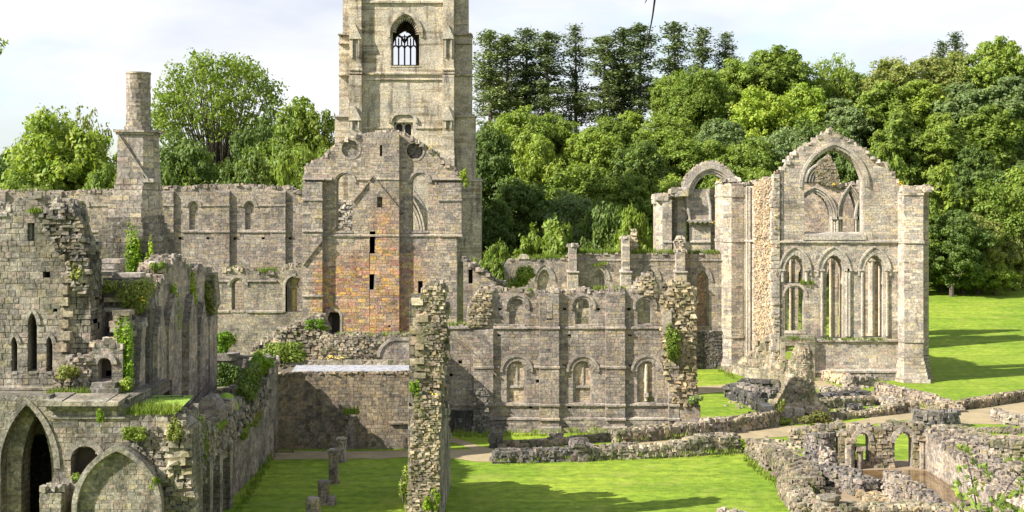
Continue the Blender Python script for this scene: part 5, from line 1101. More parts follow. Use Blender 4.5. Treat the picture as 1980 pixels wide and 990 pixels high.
lowthing('low_wall', 'short pale rubble line behind the dark slate curb', 'low wall', [(1600, 762), (1660, 760)], .5, 'grey', .8, .4, (1.1, 1.1, 1.1), GW)
lowthing('low_wall', 'knobbly rubble row in front of the dark slate curb', 'low wall', [(1580, 792), (1640, 787), (1690, 784)], .7, 'mossy', 1., .45, (.85, .85, .83), GW)
lowthing('low_wall', 'row of small footing stones along the upper path bank', 'low wall', [(1612, 812), (1680, 807), (1740, 800), (1758, 797)], [.35, .4, .7, .95], 'mossy', .7, .45, (.85, .82, .78), GW)
lowthing('low_wall', 'dark stub of wall among the small grass plots right of the cone', 'low wall', [(1650, 806), (1668, 803)], .9, 'dark', .6, .5, (.9, .9, .9), GW)
lowthing('low_wall', 'long side wall of the small grass plots along the gravel path', 'low wall', [(1692, 780), (1730, 790), (1758, 798)], [.5, .7, .9], 'grey', .8, .45, (.9, .9, .9), GW)
lowthing('low_wall', 'low wall with yellow moss at the chapel doorway', 'low wall', [(1586, 735), (1625, 742), (1650, 748)], [.95, .85, .8], 'pale', .7, .45, (1.1, 1., .8), GW)
lowthing('low_wall', 'thick pale wall stub ending beside the chapel plinth', 'low wall', [(1648, 749), (1692, 746)], .95, 'grey', 1.2, .55, (1.05, 1.05, 1), GW)
lowthing('low_wall', 'long stepped low wall between the gravel path and the right lawn', 'low wall', [(1694, 764), (1740, 775), (1790, 786), (1811, 789), (1840, 798)], [1.05, .95, .9, .7, .4], 'grey', 1., .5, (1.02, .98, .92), GW)
lowthing('low_wall', 'low wall running off to the right edge beyond the gravel path', 'low wall', [(1828, 797), (1900, 788), (1990, 774), (2060, 764)], [.6, .7, .8, .8], 'mossy', .9, .45, (.9, .86, .8), GW)
lowthing('low_wall', 'black weathered block wall above the two arches', 'low wall', [(1772, 826), (1820, 828), (1852, 826)], [1.1, 1.15, 1.1], 'dark', 1.3, .7, (.85, .85, .85), GW)
lowthing('low_wall', 'corner of low stones by the grass plot at the right edge', 'low wall', [(1916, 812), (1950, 822), (1990, 826)], [.8, .7, .6], 'grey', .9, .5, (.95, .95, .92), GW)
lowthing('low_wall', 'thin line of stones at the far side of the right grass plot', 'low wall', [(1852, 836), (1900, 838), (1985, 838)], .28, 'mossy', .5, .4, (.9, .9, .85), GW)
lowthing('low_wall', 'scattered rubble bank right of the two arches below the grass plot', 'low wall', [(1806, 850), (1840, 866), (1890, 880), (1985, 884)], [1.0, .9, 1., 1.1], 'mossy', 2.2, .5, (1, .98, .95), GW)

def build_court():
    D = 93; f = front(D); X_ = lambda x: f.px(x, 0)[0]; Z_ = lambda y: f.px(0, y)[1]; P = f.poly
    t = thing('arcade_wall', 'low rubble wall pierced by two round arches at the back of the muddy court', 'ruined wall', (X_(1700), D, 0))
    o = P([(1622, 908), (1622, 846), (1640, 836), (1652, 826), (1680, 828), (1700, 832), (1725, 822), (1760, 822), (1790, 826), (1790, 908)])
    a1 = (X_(1667), Z_(893), Z_(852), X_(1680)-X_(1667), .6); a2 = (X_(1747), -.1, Z_(855), X_(1764)-X_(1747), .75)
    mb = MB(); hs = [opening(*a1), opening(*a2)]; slab(mb, f, o, hs, 0, -.9)
    full = [q for q in o]
    us = 0
    for z0 in np.arange(0, 3.2, .24):
        for a, b in spans([o]+hs, z0+.12):
            u = a+.22
            while u < b-.12: rock(mb, f.p(u, z0+.1, rng.uniform(-.08, .04)), (.2*rng.uniform(.7, 1.2), .14, .13), tint(1.25, (1.05, 1.0, .92))); u += rng.uniform(.28, .5)
    ragged(mb, f, o[1:9], 1., .4, .2); mb.build('wall', 'mossy', t)
    for o_, h in ((a1, .3), (a2, .35)): window(t, f, *o_, mat='grey', hood=h, inset=.3, inner=.99, hsc=1.0, hoodp=.2, name='archway', sillbox=False)
    for x, w, y in ((1641, 9, 850), (1660, 6, 866), (1781, 6, 846)): pb = MB(); prism(pb, ngon(X_(x), D-.35, w*.037, 8), 0, Z_(y), course=.35, blen=(.2, .5), relief=.03); rock(pb, (X_(x), D-.35, Z_(y)), (.35, .35, .15)); pb.build('pillar', 'grey', t)
    def wl(name, label, pts, h, mat='mossy', th=.9, sp=.4, mul=(1, 1, 1)):
        mb = MB(); low_wall(mb, pts, h, th, sp, mul); return tag(mb.build(name, mat, None, (*pts[0], 0)), label, 'ruined wall')
    f = Fr((28.0, 0, 0), (0, 1, 0), (-1, 0, 0)); mb = MB(); o = [(79.8, -.1), (79.8, 1.0), (82.5, 1.5), (86, 2.1), (92.8, 2.6), (92.8, -.1)]; slab(mb, f, o, (), 0, -.9); blocks(mb, f, o, course=.24, blen=(.25, .55), relief=.06)
    ragged(mb, f, o[1:5], 2.6, .42, .2, (.85, .83, .8)); o2 = [(79.8, 0), (79.8, 1), (86, 2.1), (92.8, 2.6), (92.8, 0)]; rubble_face(mb, Fr((30.4, 0, 0), (0, 1, 0), (1, 0, 0)), o2, .5, .3); slab(mb, f, o, (), -.9, -2.4)
    tag(mb.build('court_side_wall', 'grey', None, (28, 86, 0)), 'grey coursed side wall of the muddy court running towards the viewer', 'ruined wall')
    wl('court_wall', 'short pale sloping wall jutting into the muddy court from the front', [gnd(1712, 962), gnd(1768, 985), gnd(1830, 1014)], [1.5, 1.15, .5], 'grey', .8, .36, (.9, .88, .85))
    wl('court_wall', 'dark ruined wall block beside the two slim pillars left of the arches', [gnd(1560, 897), gnd(1592, 905)], [2.0, 2.3], 'dark', .9, .45, (1.15, 1.12, 1.1))
    wl('court_wall', 'tall slim broken upright between the dark block and the arches', [gnd(1589, 922), gnd(1603, 925)], [1.9, 1.6], 'grey', .5, .38)
    wl('court_wall', 'jagged rubble wall behind the dark block at the edge of the path', [gnd(1530, 862), gnd(1580, 864), gnd(1628, 866)], [1.1, 1.5, 1.6], 'mossy', .8, .42, (.9, .88, .85))
    wl('court_wall', 'sprawling rubble bank bordering the lit lawn', [gnd(1446, 880), gnd(1478, 896), gnd(1512, 922), gnd(1550, 958), gnd(1585, 1000)], [1.0, 1.2, 1.2, 1.0, .8], 'mossy', 1.3, .4, (.85, .83, .8))
    wl('court_wall', 'broad wall stub with dark stones left of the muddy floor', [gnd(1578, 938), gnd(1612, 944), gnd(1665, 962)], [1.15, 1.1, .9], 'dark', 1.3, .42, (1.15, 1.1, 1.05))
    wl('court_wall', 'wall footing slanting along the left edge of the muddy floor', [gnd(1600, 916), gnd(1640, 946), gnd(1694, 985)], [.5, .4, .3], 'mossy', .9, .4, (1.15, 1.02, .85))
    wl('court_wall', 'rubble line along the very bottom right of the photo', [gnd(1590, 1010), gnd(1690, 1006), gnd(1790, 1004), gnd(1870, 1012), gnd(1990, 1010)], [.8, .7, .75, .55, .6], 'mossy', 1.1, .42, (.97, .95, .9))
    wl('court_wall', 'low grey wall at the right edge below the rubble bank', [gnd(1878, 964), gnd(1925, 988), gnd(1990, 1012)], [1.2, 1.3, 1.1], 'grey', 1., .42, (1.02, 1, .98))
    wl('court_wall', 'small tumbled wall end peeping over the bottom edge left of the court', [gnd(1390, 1004), gnd(1440, 1006)], [.4, .35], 'grey', .6, .35)
    wl('court_wall', 'terrace rubble row at the right edge above the low grey wall', [gnd(1850, 915), gnd(1920, 922), gnd(1990, 926)], [.7, .6, .7], 'mossy', 1.4, .45, (1, .97, .92))
    x, y = gnd(1602, 1003); mb = MB(); prism(mb, ngon(x, y, .62, 10), 0, 1.15, course=.5, blen=(.3, .5), relief=.04); prism(mb, ngon(x, y, .7, 10), 1.15, 1.3, course=.2, relief=.02); tag(mb.build('column_stump', 'mossy', None, (x, y, 0)), 'fat pale round column stump at the bottom edge of the court', 'column stump')
build_court()

# column stumps on the shaded lawn
def stump(px, py, h, r, label, mat='dark', cap=True, mul=(1, 1, 1)):
    x, y = gnd(px, py); t = thing('column_stump', label, 'column stump', (x, y, 0), 'column stumps on the shaded lawn'); mb = MB(); z = 0
    prism(mb, ngon(x, y, r*1.3, 12, .2), 0, .15, course=.15, relief=.01)
    z = .15
    while z < h-.3: hh = rng.uniform(.35, .5); prism(mb, ngon(x, y, r*rng.uniform(.98, 1.02), 14, rng.random()), z, min(z+hh, h-.2), course=hh*1.1, blen=(.25, .4), relief=.02, tf=lambda u, z: mul); z += hh
    mb.build('shaft', mat, t); c = MB()
    for q in ((1.22, h-.25, h-.08), (1.32, h-.08, h)) if cap else ((1.02, h-.25, h),): prism(c, ngon(x, y, r*q[0], 14, .3), q[1], q[2], course=.2, blen=(.3, .5), relief=.02)
    for _ in range(5): rock(c, (x+rng.uniform(-.2, .2), y+rng.uniform(-.2, .2), h), (.2, .2, .08))
    c.build('top_stone', mat, t)
stump(677, 866, 2.45, .55, 'tallest column stump with tufts of grass on top against the brown wall', 'grey', True)
stump(661, 893, 1.62, .3, 'slim column stump standing just before the tallest one', 'grey', True, (1., 1., 1.))
stump(645, 934, 2.1, .31, 'grey capped column stump in the middle of the row on the shaded lawn', 'grey')
stump(626, 975, 1.35, .34, 'dark plain-topped column stump second from the bottom edge', 'grey', False, (.85, .85, .85))
stump(606, 1003, 1.15, .42, 'column stump cut by the bottom edge of the photo', 'grey', False, (.95, .95, .92))
x, y = gnd(641, 976); mb = MB(); rock(mb, (x, y, .2), (.25, .25, .25)); tag(mb.build('stone_block', 'grey', None, (x, y, 0)), 'small loose stone beside the dark plain-topped stump', 'stone block')
# gate
def build_gate():
    f = front(98.2); P = f.poly; t = thing('iron_gate', 'rusty iron gate ajar at the far left corner of the shaded lawn', 'gate', (*gnd(548, 880), 0)); mb = MB(); X_ = lambda x: f.px(x, 0)[0]; u0, u1 = X_(531), X_(567)
    for u in (u0, u1): boxf(mb, f, u-.04, u+.04, .05, 2.1 if u == u0 else 1.5, -.04, .04, (1, 1, 1, 0))
    for z in (.15, 1.35): boxf(mb, f, u0, u1, z, z+.06, -.03, .03, (1, 1, 1, 0))
    tube(mb, [f.p(u0, .2), f.p(u1, 1.3)], [.03, .03], 5); tube(mb, [f.p(u1, .2), f.p(u0, 1.3)], [.03, .03], 5); mb.build('frame', 'rust', t); bb = MB()
    for i in range(11): u = u0+(u1-u0)*(i+.5)/11; tube(bb, [f.p(u, .15), f.p(u, 2.0+.25*math.sin(i*.31))], [.016, .016], 4)
    bb.build('bars', 'rust', t); sb = MB(); boxf(sb, f, u0-.1, u1+.1, 0, .06, -.1, .1, (1.4, 1.2, .9, 0)); sb.build('threshold', 'pale', t)
build_gate()
# ---------------------------------------------------------------- trees
def limb_crown(seed, h, cb, rx, rz, ncl, nleaf, ls, clr=(.2, .36), shell=False):
    """broadleaf: trunk and limbs reaching leaf clumps spread through an uneven crown"""
    global rng; old = rng; rng = random.Random(seed)
    tr, cw = MB(), MB(); cz = (h+cb)/2
    tube(tr, [(0, 0, -1), (0, 0, h*.2), (rng.uniform(-.3, .3), rng.uniform(-.3, .3), h*.45), (rng.uniform(-.6, .6), rng.uniform(-.6, .6), h*.72)], [.5, .4, .3, .1], 8)
    cl = []; lob = [(rng.random()*6.283, rng.uniform(.75, 1.12)) for _ in range(5)]
    for i in range(ncl):
        for _ in range(30):
            d = Vector((rng.gauss(0, 1), rng.gauss(0, 1), rng.gauss(0, 1)*.9+.15)).normalized(); k = rng.uniform(.5, .88)
            if shell: d.z = abs(d.z) if rng.random() < .85 else d.z; k = rng.uniform(.84, .93) if rng.random() < .8 else rng.uniform(.4, .8)
            elif rng.random() < .2: k = rng.uniform(.1, .5)
            a = math.atan2(d.y, d.x)
            if not shell:
                for la, lk in lob: k *= 1+(lk-1)*max(0, math.cos(a-la))**3
            c = Vector((d.x*rx*k, d.y*rx*k, cz+d.z*rz*k))
            if all((c-q).length > rx*(.1 if shell else .17) for q, r in cl): break
        cl.append((c, rx*rng.uniform(*clr)))
    for i, (c, r) in enumerate(cl):
        if i % 2 == 0 or shell:
            b = Vector((0, 0, h*rng.uniform(.2, .5))); m = (b+c)/2+Vector((rng.uniform(-.5, .5), rng.uniform(-.5, .5), -.5)); tube(tr, [b, m, c], [.17, .1, .03], 5)
        n = int(nleaf*(r/(rx*.27))**2); sq = rng.uniform(.6, .9)
        sub = []
        for q in range(9):                                # each clump is itself a spray of smaller ones
            d = Vector((rng.gauss(0, 1), rng.gauss(0, 1), rng.gauss(0, 1)+.35)).normalized(); sub.append((c+Vector((d.x, d.y, d.z*sq))*r*rng.uniform(.45, 1.15), r*rng.uniform(.25, .6)))
        for _ in range(n):
            o, e = sub[int(rng.random()*9)]
            d = Vector((rng.gauss(0, 1), rng.gauss(0, 1), rng.gauss(0, 1)+.2)).normalized(); k = .35+.6*rng.random()+abs(rng.gauss(0, .25))
            p = o+Vector((d.x*e*k, d.y*e*k, d.z*e*k*.75)); quadleaf(cw, p, d*.6+(p-c)/r*.5+Vector((rng.uniform(-.9, .9), rng.uniform(-.9, .9), rng.uniform(-.2, 1.))), ls*rng.uniform(.5, 1.45), ltint(.32), .6)
    rng = old; return tr, cw
def pine_tree(seed, h, cb, r):
    global rng; old = rng; rng = random.Random(seed); tr, cw = MB(), MB()
    tube(tr, [(0, 0, -1), (.1, 0, h*.5), (0, .1, h)], [.36, .26, .04], 7); z = cb
    while z < h*.985:
        t = (z-cb)/(h-cb); rr = r*(1-t)**.45*rng.uniform(.45, 1.25)*(.75 if t < .15 else 1)
        for _ in range(rng.choice((3, 4, 5))):
            if rng.random() < .1: continue
            a = rng.random()*6.283; L = rr*rng.uniform(.55, 1.15)+.25; up = rng.uniform(-.05, .22)*L
            e = (math.cos(a)*L, math.sin(a)*L, z+up); tube(tr, [(0, 0, z), (e[0]*.6, e[1]*.6, z+up*.5), e], [.07, .045, .015], 4)
            for s in np.linspace(.4, 1., max(2, int(L/.7))):
                c = (e[0]*s, e[1]*s, z+up*s+.1); q = rng.uniform(.45, .8)
                for _ in range(32):
                    p = (c[0]+rng.gauss(0, q*.75), c[1]+rng.gauss(0, q*.75), c[2]+rng.gauss(.1, .36)); quadleaf(cw, p, (rng.uniform(-1, 1), rng.uniform(-1, 1), .8), rng.uniform(.15, .34), ltint(.35), .5)
        z += rng.uniform(.5, 1.15)
    leafball(cw, (0, 0, h-.3), (.4, .4, .8), 40, .22); rng = old; return tr, cw
VAR = {}
for i, a in enumerate(((11, 20, 1.0, 7.0, 9.2, 74, 440, .26), (12, 20, .6, 6.6, 9.5, 82, 400, .25), (13, 20, 2., 7.2, 8.8, 72, 440, .27), (14, 20, .4, 6.8, 9.6, 86, 380, .25))): VAR['b%d' % i] = limb_crown(*a)
VAR['tall'] = limb_crown(21, 24, 8, 5.4, 8., 60, 400, .26)                    # high crown on a bare stem
VAR['dome'] = limb_crown(22, 33, 10., 11.6, 11.5, 230, 190, .25, (.12, .2), True)  # big domed tree, limbs showing through
VAR['wisp'] = limb_crown(23, 20, 4., 7.5, 8.2, 70, 170, .24, (.14, .24))
VAR['bush'] = limb_crown(24, 9, .4, 5.6, 4.5, 48, 420, .24)
VAR['spire'] = limb_crown(25, 14, 1., 3.4, 6.6, 50, 260, .24)                   # upright yew-like
for i in range(3): VAR['p%d' % i] = pine_tree(31+i, 24, (4.5, 3.5, 5)[i], (3.6, 3.9, 3.3)[i])
VH = dict(b0=20, b1=20, b2=20, b3=20, tall=24, dome=32.6, wisp=20, bush=9, spire=14, p0=24, p1=24, p2=24); VW = dict(b0=6.6, b1=6.3, b2=6.7, b3=6.4, tall=5.2, dome=11.4, wisp=8, bush=6, spire=3.7, p0=2.5, p1=2.6, p2=2.5)
PROTO = {}
def tree(kind, px, ytop, D, wpx, mat, name, label, group, rz=None):
    """px, ytop: where the crown's axis and top show; wpx: half width of the crown"""
    x = (px-CX)/FPX*D; zt = H-(ytop-HY)/FPX*D; zb = float(terrain(x, D)); sz = (zt-zb)/VH[kind]; sx = wpx/FPX*D/VW[kind]
    t = thing(name, label, 'tree', (x, D, zb), group)
    if kind not in PROTO:
        tr, cw = VAR[kind]; a = tr.build('trunk', 'bark', None); b = cw.build('crown', 'leaf_mid', None); a.parent = t; b.parent = t; PROTO[kind] = (a.data, b.data)
    else:
        a = bpy.data.objects.new('trunk', PROTO[kind][0]); b = bpy.data.objects.new('crown', PROTO[kind][1])
        for o in (a, b): COL.objects.link(o); o.parent = t
    b.material_slots[0].link = 'OBJECT'; b.material_slots[0].material = M[mat]
    t.scale = (sx, sx, sz); t.rotation_euler = (0, 0, rz if rz is not None else rng.random()*6.283); return t
BL, PN = 'broadleaf_tree', 'pine_tree'; WG, PG, LG = 'broadleaf trees of the hanging wood', 'tall pines on the ridge', 'trees behind the nave wall'
T = [
 # behind the nave, left of the tower
 ('b1', 128, 182, 186, 112, 'leaf_light', BL, 'bushy light green tree left of the chimney', LG), ('wisp', 150, 165, 196, 84, 'leaf_olive', BL, 'feathery thin-topped tree peeping above the bushy light green tree', LG),
 ('b2', 10, 250, 200, 70, 'leaf_dark', BL, 'dark tree at the extreme left edge', LG), ('dome', 420, 104, 215, 136, 'leaf_mid', BL, 'huge round-domed tree with open branching right of the chimney', LG),
 ('b3', 350, 222, 184, 86, 'leaf_dark', BL, 'dense dark green tree just right of the chimney under the dome', LG), ('b0', 590, 168, 200, 84, 'leaf_mid', BL, 'mid green tree between the huge dome and the bell tower', LG), ('b2', 462, 246, 182, 66, 'leaf_dark', BL, 'low dark tree above the nave wall below the dome', LG), ('spire', 548, 262, 176, 30, 'leaf_light', BL, 'yellowish upright tree above the right end of the nave wall', LG),
 ('b1', 598, 258, 192, 56, 'leaf_mid', BL, 'tree tucked against the left edge of the bell tower', LG), ('b3', 60, 305, 178, 78, 'leaf_mid', BL, 'low tree behind the nave wall near the left edge', LG), ('b0', 205, 300, 176, 64, 'leaf_mid', BL, 'low tree directly behind the chimney stack', LG), ('bush', 300, 322, 172, 70, 'leaf_dark', BL, 'dark bush showing over the nave wall right of the chimney', LG),
 # pines on the ridge, left to right
 ('p0', 948, 60, 296, 34, rng.choice(('needle', 'needle', 'needle_light')), PN, 'leftmost pine in the row right of the bell tower', PG), ('p1', 982, 68, 300, 36, rng.choice(('needle', 'needle', 'needle_light')), PN, 'second pine from the left, broad and pale-topped', PG), ('p0', 1018, 56, 304, 32, rng.choice(('needle', 'needle', 'needle_light')), PN, 'third pine from the left in the ridge row', PG), ('p1', 1058, 62, 300, 38, rng.choice(('needle', 'needle', 'needle_light')), PN, 'fourth pine from the left, flat-topped', PG),
 ('p2', 1113, 52, 306, 27, rng.choice(('needle', 'needle', 'needle_light')), PN, 'slender solitary pine with a bare lower stem and gaps either side', PG), ('p1', 1168, 70, 300, 38, rng.choice(('needle', 'needle', 'needle_light')), PN, 'wide dark pine left of the hanging twig', PG), ('p0', 1206, 56, 303, 31, rng.choice(('needle', 'needle', 'needle_light')), PN, 'pine just left of the twig, its top touching it', PG), ('p1', 1238, 46, 300, 36, rng.choice(('needle', 'needle', 'needle_light')), PN, 'tall pine directly behind the hanging twig', PG), ('p0', 1304, 44, 308, 34, rng.choice(('needle', 'needle', 'needle_light')), PN, 'tallest pointed pine right of the hanging twig', PG), ('p2', 1358, 56, 305, 34, rng.choice(('needle', 'needle', 'needle_light')), PN, 'second pine right of the hanging twig', PG), ('p2', 1402, 66, 308, 27, rng.choice(('needle', 'needle', 'needle_light')), PN, 'last small pine of the row before the broadleaf wood', PG),
 ('p2', 1822, 82, 314, 24, rng.choice(('needle', 'needle', 'needle_light')), PN, 'lone dark conifer tip above the upper right wood', PG), ('p2', 1848, 66, 312, 26, rng.choice(('needle', 'needle', 'needle_light')), PN, 'highest conifer tip of the upper right wood', PG),
 # skyline of the wood
 ('b0', 1500, 76, 286, 84, 'leaf_mid', BL, 'large rounded tree on the skyline at the start of the right wood', WG), ('b2', 1416, 96, 284, 66, 'leaf_mid', BL, 'tree below the last pines on the skyline', WG), ('wisp', 1610, 82, 290, 58, 'leaf_mid', BL, 'loose tree on the skyline above the chapel gable', WG), ('b1', 1740, 96, 286, 72, 'leaf_olive', BL, 'olive skyline tree right of the dip in the wood', WG), ('b3', 1830, 84, 292, 76, 'leaf_olive', BL, 'broad olive tree under the conifer tips', WG), ('b0', 1930, 58, 288, 70, 'leaf_mid', BL, 'tall rounded tree at the top right corner', WG), ('b1', 1680, 132, 290, 44, 'leaf_dark', BL, 'dark small tree in the dip of the skyline', WG),
 # upper slope
 ('b3', 1350, 112, 272, 62, 'leaf_mid', BL, 'airy tree below the pines left of the lime tree', WG), ('b1', 1478, 152, 262, 66, 'leaf_lime', BL, 'brightest yellow-green tree of the whole wood', WG), ('b0', 1556, 150, 266, 64, 'leaf_lime', BL, 'second lime tree just right of the brightest one', WG), ('tall', 1620, 182, 262, 62, 'leaf_blue', BL, 'grey-green tree above the chapel gable peak', WG), ('tall', 1700, 150, 264, 64, 'leaf_mid', BL, 'mid green tree with bare stems above the chapel turret', WG), ('tall', 1770, 148, 266, 66, 'leaf_light', BL, 'light tree with straight stems right of the chapel', WG), ('tall', 1850, 150, 262, 70, 'leaf_blue', BL, 'sage tree with tall dark stems beneath, near the right edge', WG), ('tall', 1945, 140, 260, 72, 'leaf_blue', BL, 'spreading sage crown at the right edge', WG), ('tall', 1905, 196, 252, 62, 'leaf_mid', BL, 'lower crown on bare stems at the right edge', WG),
 ('tall', 1730, 205, 250, 56, 'leaf_mid', BL, 'crown on bare stems just above the right turret', WG), ('tall', 1810, 210, 250, 60, 'leaf_mid', BL, 'crown on bare stems above the right lawn', WG),
 ('b2', 1300, 118, 280, 50, 'leaf_mid', BL, 'tree at the foot of the pines right of the twig', WG), ('spire', 1222, 202, 262, 36, 'leaf_light', BL, 'yellow-tinged upright tree below the pines', WG), ('b0', 1290, 214, 256, 64, 'leaf_mid', BL, 'rounded tree in the centre of the slope below the twig', WG),
 # middle slope left to right
 ('b3', 1004, 192, 240, 70, 'leaf_mid', BL, 'large tree right beside the tower below the pines', WG), ('b1', 1082, 206, 246, 56, 'leaf_mid', BL, 'rounded tree below the solitary slender pine', WG), ('b0', 950, 232, 224, 56, 'leaf_dark', BL, 'shadowy tree against the right edge of the tower', WG), ('b2', 1150, 224, 238, 64, 'leaf_light', BL, 'light billowing tree in mid slope left of centre', WG), ('b1', 1230, 258, 232, 60, 'leaf_dark', BL, 'dark tree in mid slope above the aisle wall', WG), ('b3', 1330, 248, 238, 66, 'leaf_mid', BL, 'mid slope tree above the bare arch', WG), ('b0', 1398, 222, 250, 62, 'leaf_blue', BL, 'sage tree in mid slope right of the bare arch', WG), ('b2', 1440, 248, 236, 66, 'leaf_mid', BL, 'mid slope tree left of the chapel gable', WG), ('b1', 1510, 232, 242, 66, 'leaf_blue', BL, 'sage tree close behind the left shoulder of the gable', WG), ('b3', 1576, 212, 250, 66, 'leaf_dark', BL, 'dark tree right behind the gable peak', WG), ('b2', 1650, 246, 236, 62, 'leaf_dark', BL, 'dark tree right of the gable peak', WG), ('spire', 1718, 260, 228, 34, 'leaf_mid', BL, 'upright tree behind the right turret', WG), ('spire', 1816, 290, 232, 46, 'leaf_light', BL, 'yellowish conical tree right of the right turret', WG), ('b0', 1880, 268, 246, 62, 'leaf_dark', BL, 'dark understorey tree below the bare stems at right', WG),
 # lower slope
 ('b1', 1120, 305, 214, 84, 'leaf_mid', BL, 'big pale willow-like tree in the lower slope left of centre', WG), ('b2', 1010, 318, 206, 66, 'leaf_dark', BL, 'dark rounded tree low beside the tower', WG), ('b0', 1232, 322, 208, 66, 'leaf_mid', BL, 'leafy tree behind the aisle wall left of the bare arch', WG), ('b3', 1302, 322, 212, 56, 'leaf_light', BL, 'light tree just left of the bare arch', WG), ('b1', 1402, 312, 214, 58, 'leaf_mid', BL, 'tree filling the gap between bare arch and gable', WG), ('b0', 1476, 316, 222, 54, 'leaf_mid', BL, 'tree tucked behind the broken return wall', WG), ('b2', 946, 362, 196, 50, 'leaf_dark', BL, 'darkest tree low against the tower foot', WG),
 ('bush', 1180, 392, 188, 74, 'leaf_dark', BL, 'dark spreading bush above the middle of the aisle wall', WG), ('bush', 1062, 424, 180, 78, 'leaf_mid', BL, 'bright leafy bush above the left half of the aisle wall', WG), ('bush', 1222, 402, 178, 58, 'leaf_light', BL, 'light bush touching the aisle wall stumps', WG), ('bush', 960, 470, 172, 52, 'leaf_mid', BL, 'low bush right of the tower foot', WG), ('b3', 1100, 350, 200, 60, 'leaf_blue', BL, 'sage tree behind the bright leafy bush', WG),
 ('b1', 1770, 350, 224, 52, 'leaf_mid', BL, 'tree against the right turret above the lawn', WG), ('b0', 1840, 398, 222, 66, 'leaf_dark', BL, 'dark tree at the top of the right lawn', WG), ('b3', 1925, 332, 232, 66, 'leaf_mid', BL, 'green tree low at the right edge', WG), ('b2', 1985, 300, 236, 60, 'leaf_light', BL, 'light tree cut by the right edge', WG), ('b1', 1890, 402, 226, 52, 'leaf_olive', BL, 'olive bushy tree above the right lawn', WG), ('bush', 1862, 478, 226, 64, 'leaf_mid', BL, 'bush at the edge of the right lawn', WG), ('bush', 1820, 470, 228, 44, 'leaf_dark', BL, 'dark bush beside the turret at the lawn edge', WG), ('bush', 1960, 446, 229, 48, 'leaf_olive', BL, 'rusty olive bush low at the right edge', WG), ('bush', 1925, 500, 224, 40, 'leaf_light', BL, 'small light bush at the edge of the right lawn', WG),

 ('b2', 1190, 212, 258, 44, 'leaf_mid', BL, 'tree under the wide dark pine, left of the yellow-tinged one', WG), ('b0', 1036, 250, 222, 52, 'leaf_light', BL, 'light tree beside the darker large tree at the tower edge', WG), ('b1', 1640, 118, 296, 50, 'leaf_mid', BL, 'tree filling the skyline dip from behind', WG), ('b2', 70, 222, 192, 70, 'leaf_mid', BL, 'mid green tree left of the bushy light green one', LG), ('b1', 258, 232, 196, 56, 'leaf_mid', BL, 'tree in the gap behind the round chimney stack', LG), ('b3', 500, 196, 206, 60, 'leaf_dark', BL, 'dark tree in the right shoulder of the huge dome', LG),
]
for a in T: tree(*a)
# wood floor and low scrub covering the slopes
us = MB(); old = rng; rng = random.Random(5)
for _ in range(15000):
    x = rng.uniform(-75, 150); y = rng.uniform(176, 312); rt = sst(34, 60, x)
    if y < 178+50*rt+2: continue
    z = float(terrain(x, y)); s = rng.uniform(.3, .8)
    for k in range(2): quadleaf(us, (x+rng.uniform(-1, 1), y+rng.uniform(-1, 1), z+rng.uniform(.1, 1.8)), (rng.uniform(-.6, .6), rng.uniform(-1, .2), 1), s, ltint(.4))
tag(us.build('scrub', 'leaf_dark'), 'dark scrub and saplings covering the floor of the hanging wood', 'undergrowth', None, 'stuff'); rng = old

# ---------------------------------------------------------------- ivy, bushes, herbs
def wallat(px, py): D = -17.1*FPX/(px-CX); return at(px, py, D)
shrub('ivy', 'bright ivy strands hanging down the chimney base', at(262, 480, 87.6), (.7, .25, 2.3), 900, .11, 'ivy', 'ivy', 10, False)
shrub('ivy', 'thin ivy trail right of the bright strands on the chimney base', at(288, 500, 87.7), (.35, .25, 1.6), 350, .1, 'ivy', 'ivy', 7, False)
shrub('ivy', 'light ivy draped over the stack of squared stones', at(240, 690, 73.5), (.62, .4, 2.3), 2200, .09, 'ivy', 'ivy', 14, False)
shrub('ivy', 'bunch of large light ivy leaves at the foot of the stone stack', at(240, 745, 73.2), (.55, .45, .55), 600, .11, 'leaf_light', 'ivy', 6, False)
shrub('ivy', 'mossy green mat hanging over the slab-topped wall below the chimney', at(262, 572, 76.2), (1.2, .6, 1.2), 3200, .085, 'leaf_olive', 'ivy', 16, False)
shrub('ivy', 'grassy green cushion left of the hanging mat', at(200, 556, 76.2), (1.1, .5, .5), 1400, .085, 'leaf_olive', 'ivy', 8, False)
shrub('ivy', 'green growth between the first pilasters of the hall wall', at(332, 588, 82.5), (.7, .5, 1.8), 1400, .1, 'ivy', 'ivy', 12, False)
shrub('ivy', 'green growth near the far end of the hall wall top', at(366, 560, 87.5), (.75, .6, 1.9), 1700, .1, 'ivy', 'ivy', 12, False)
shrub('ivy', 'dark ivy running down between two pilasters of the hall wall', at(337, 690, 83.8), (.35, .4, 2.2), 800, .1, 'leaf_dark', 'ivy', 10, False)
shrub('ivy', 'dark green ivy patch on the broken right end of the range', at(1300, 660, 107.2), (.72, .35, 1.5), 1300, .12, 'leaf_mid', 'ivy', 9, False)
shrub('ivy', 'small green ivy on the right shoulder of the transept gable', at(896, 343, 119.5), (.5, .4, .95), 450, .13, 'leaf_light', 'ivy', 5, False)
shrub('ivy', 'big ivy mass spilling over the middle of the lawn wall', wallat(482, 738), (.8, 2.8, 1.2), 5000, .12, 'leaf_dark', 'ivy', 14, False)
shrub('ivy', 'light ivy hanging at the far end of the lawn wall', wallat(510, 705), (.8, 2.2, .9), 3000, .11, 'ivy', 'ivy', 12, False)
shrub('ivy', 'green ferns on the lawn wall below the stair ramp', wallat(385, 850), (.45, 1.2, 1.5), 2400, .1, 'leaf_mid', 'ivy', 10, False)
shrub('ivy', 'low ivy cushions along the lawn wall top right of the green mound', wallat(470, 830), (.4, 2.2, .7), 2200, .1, 'leaf_mid', 'ivy', 8, False)
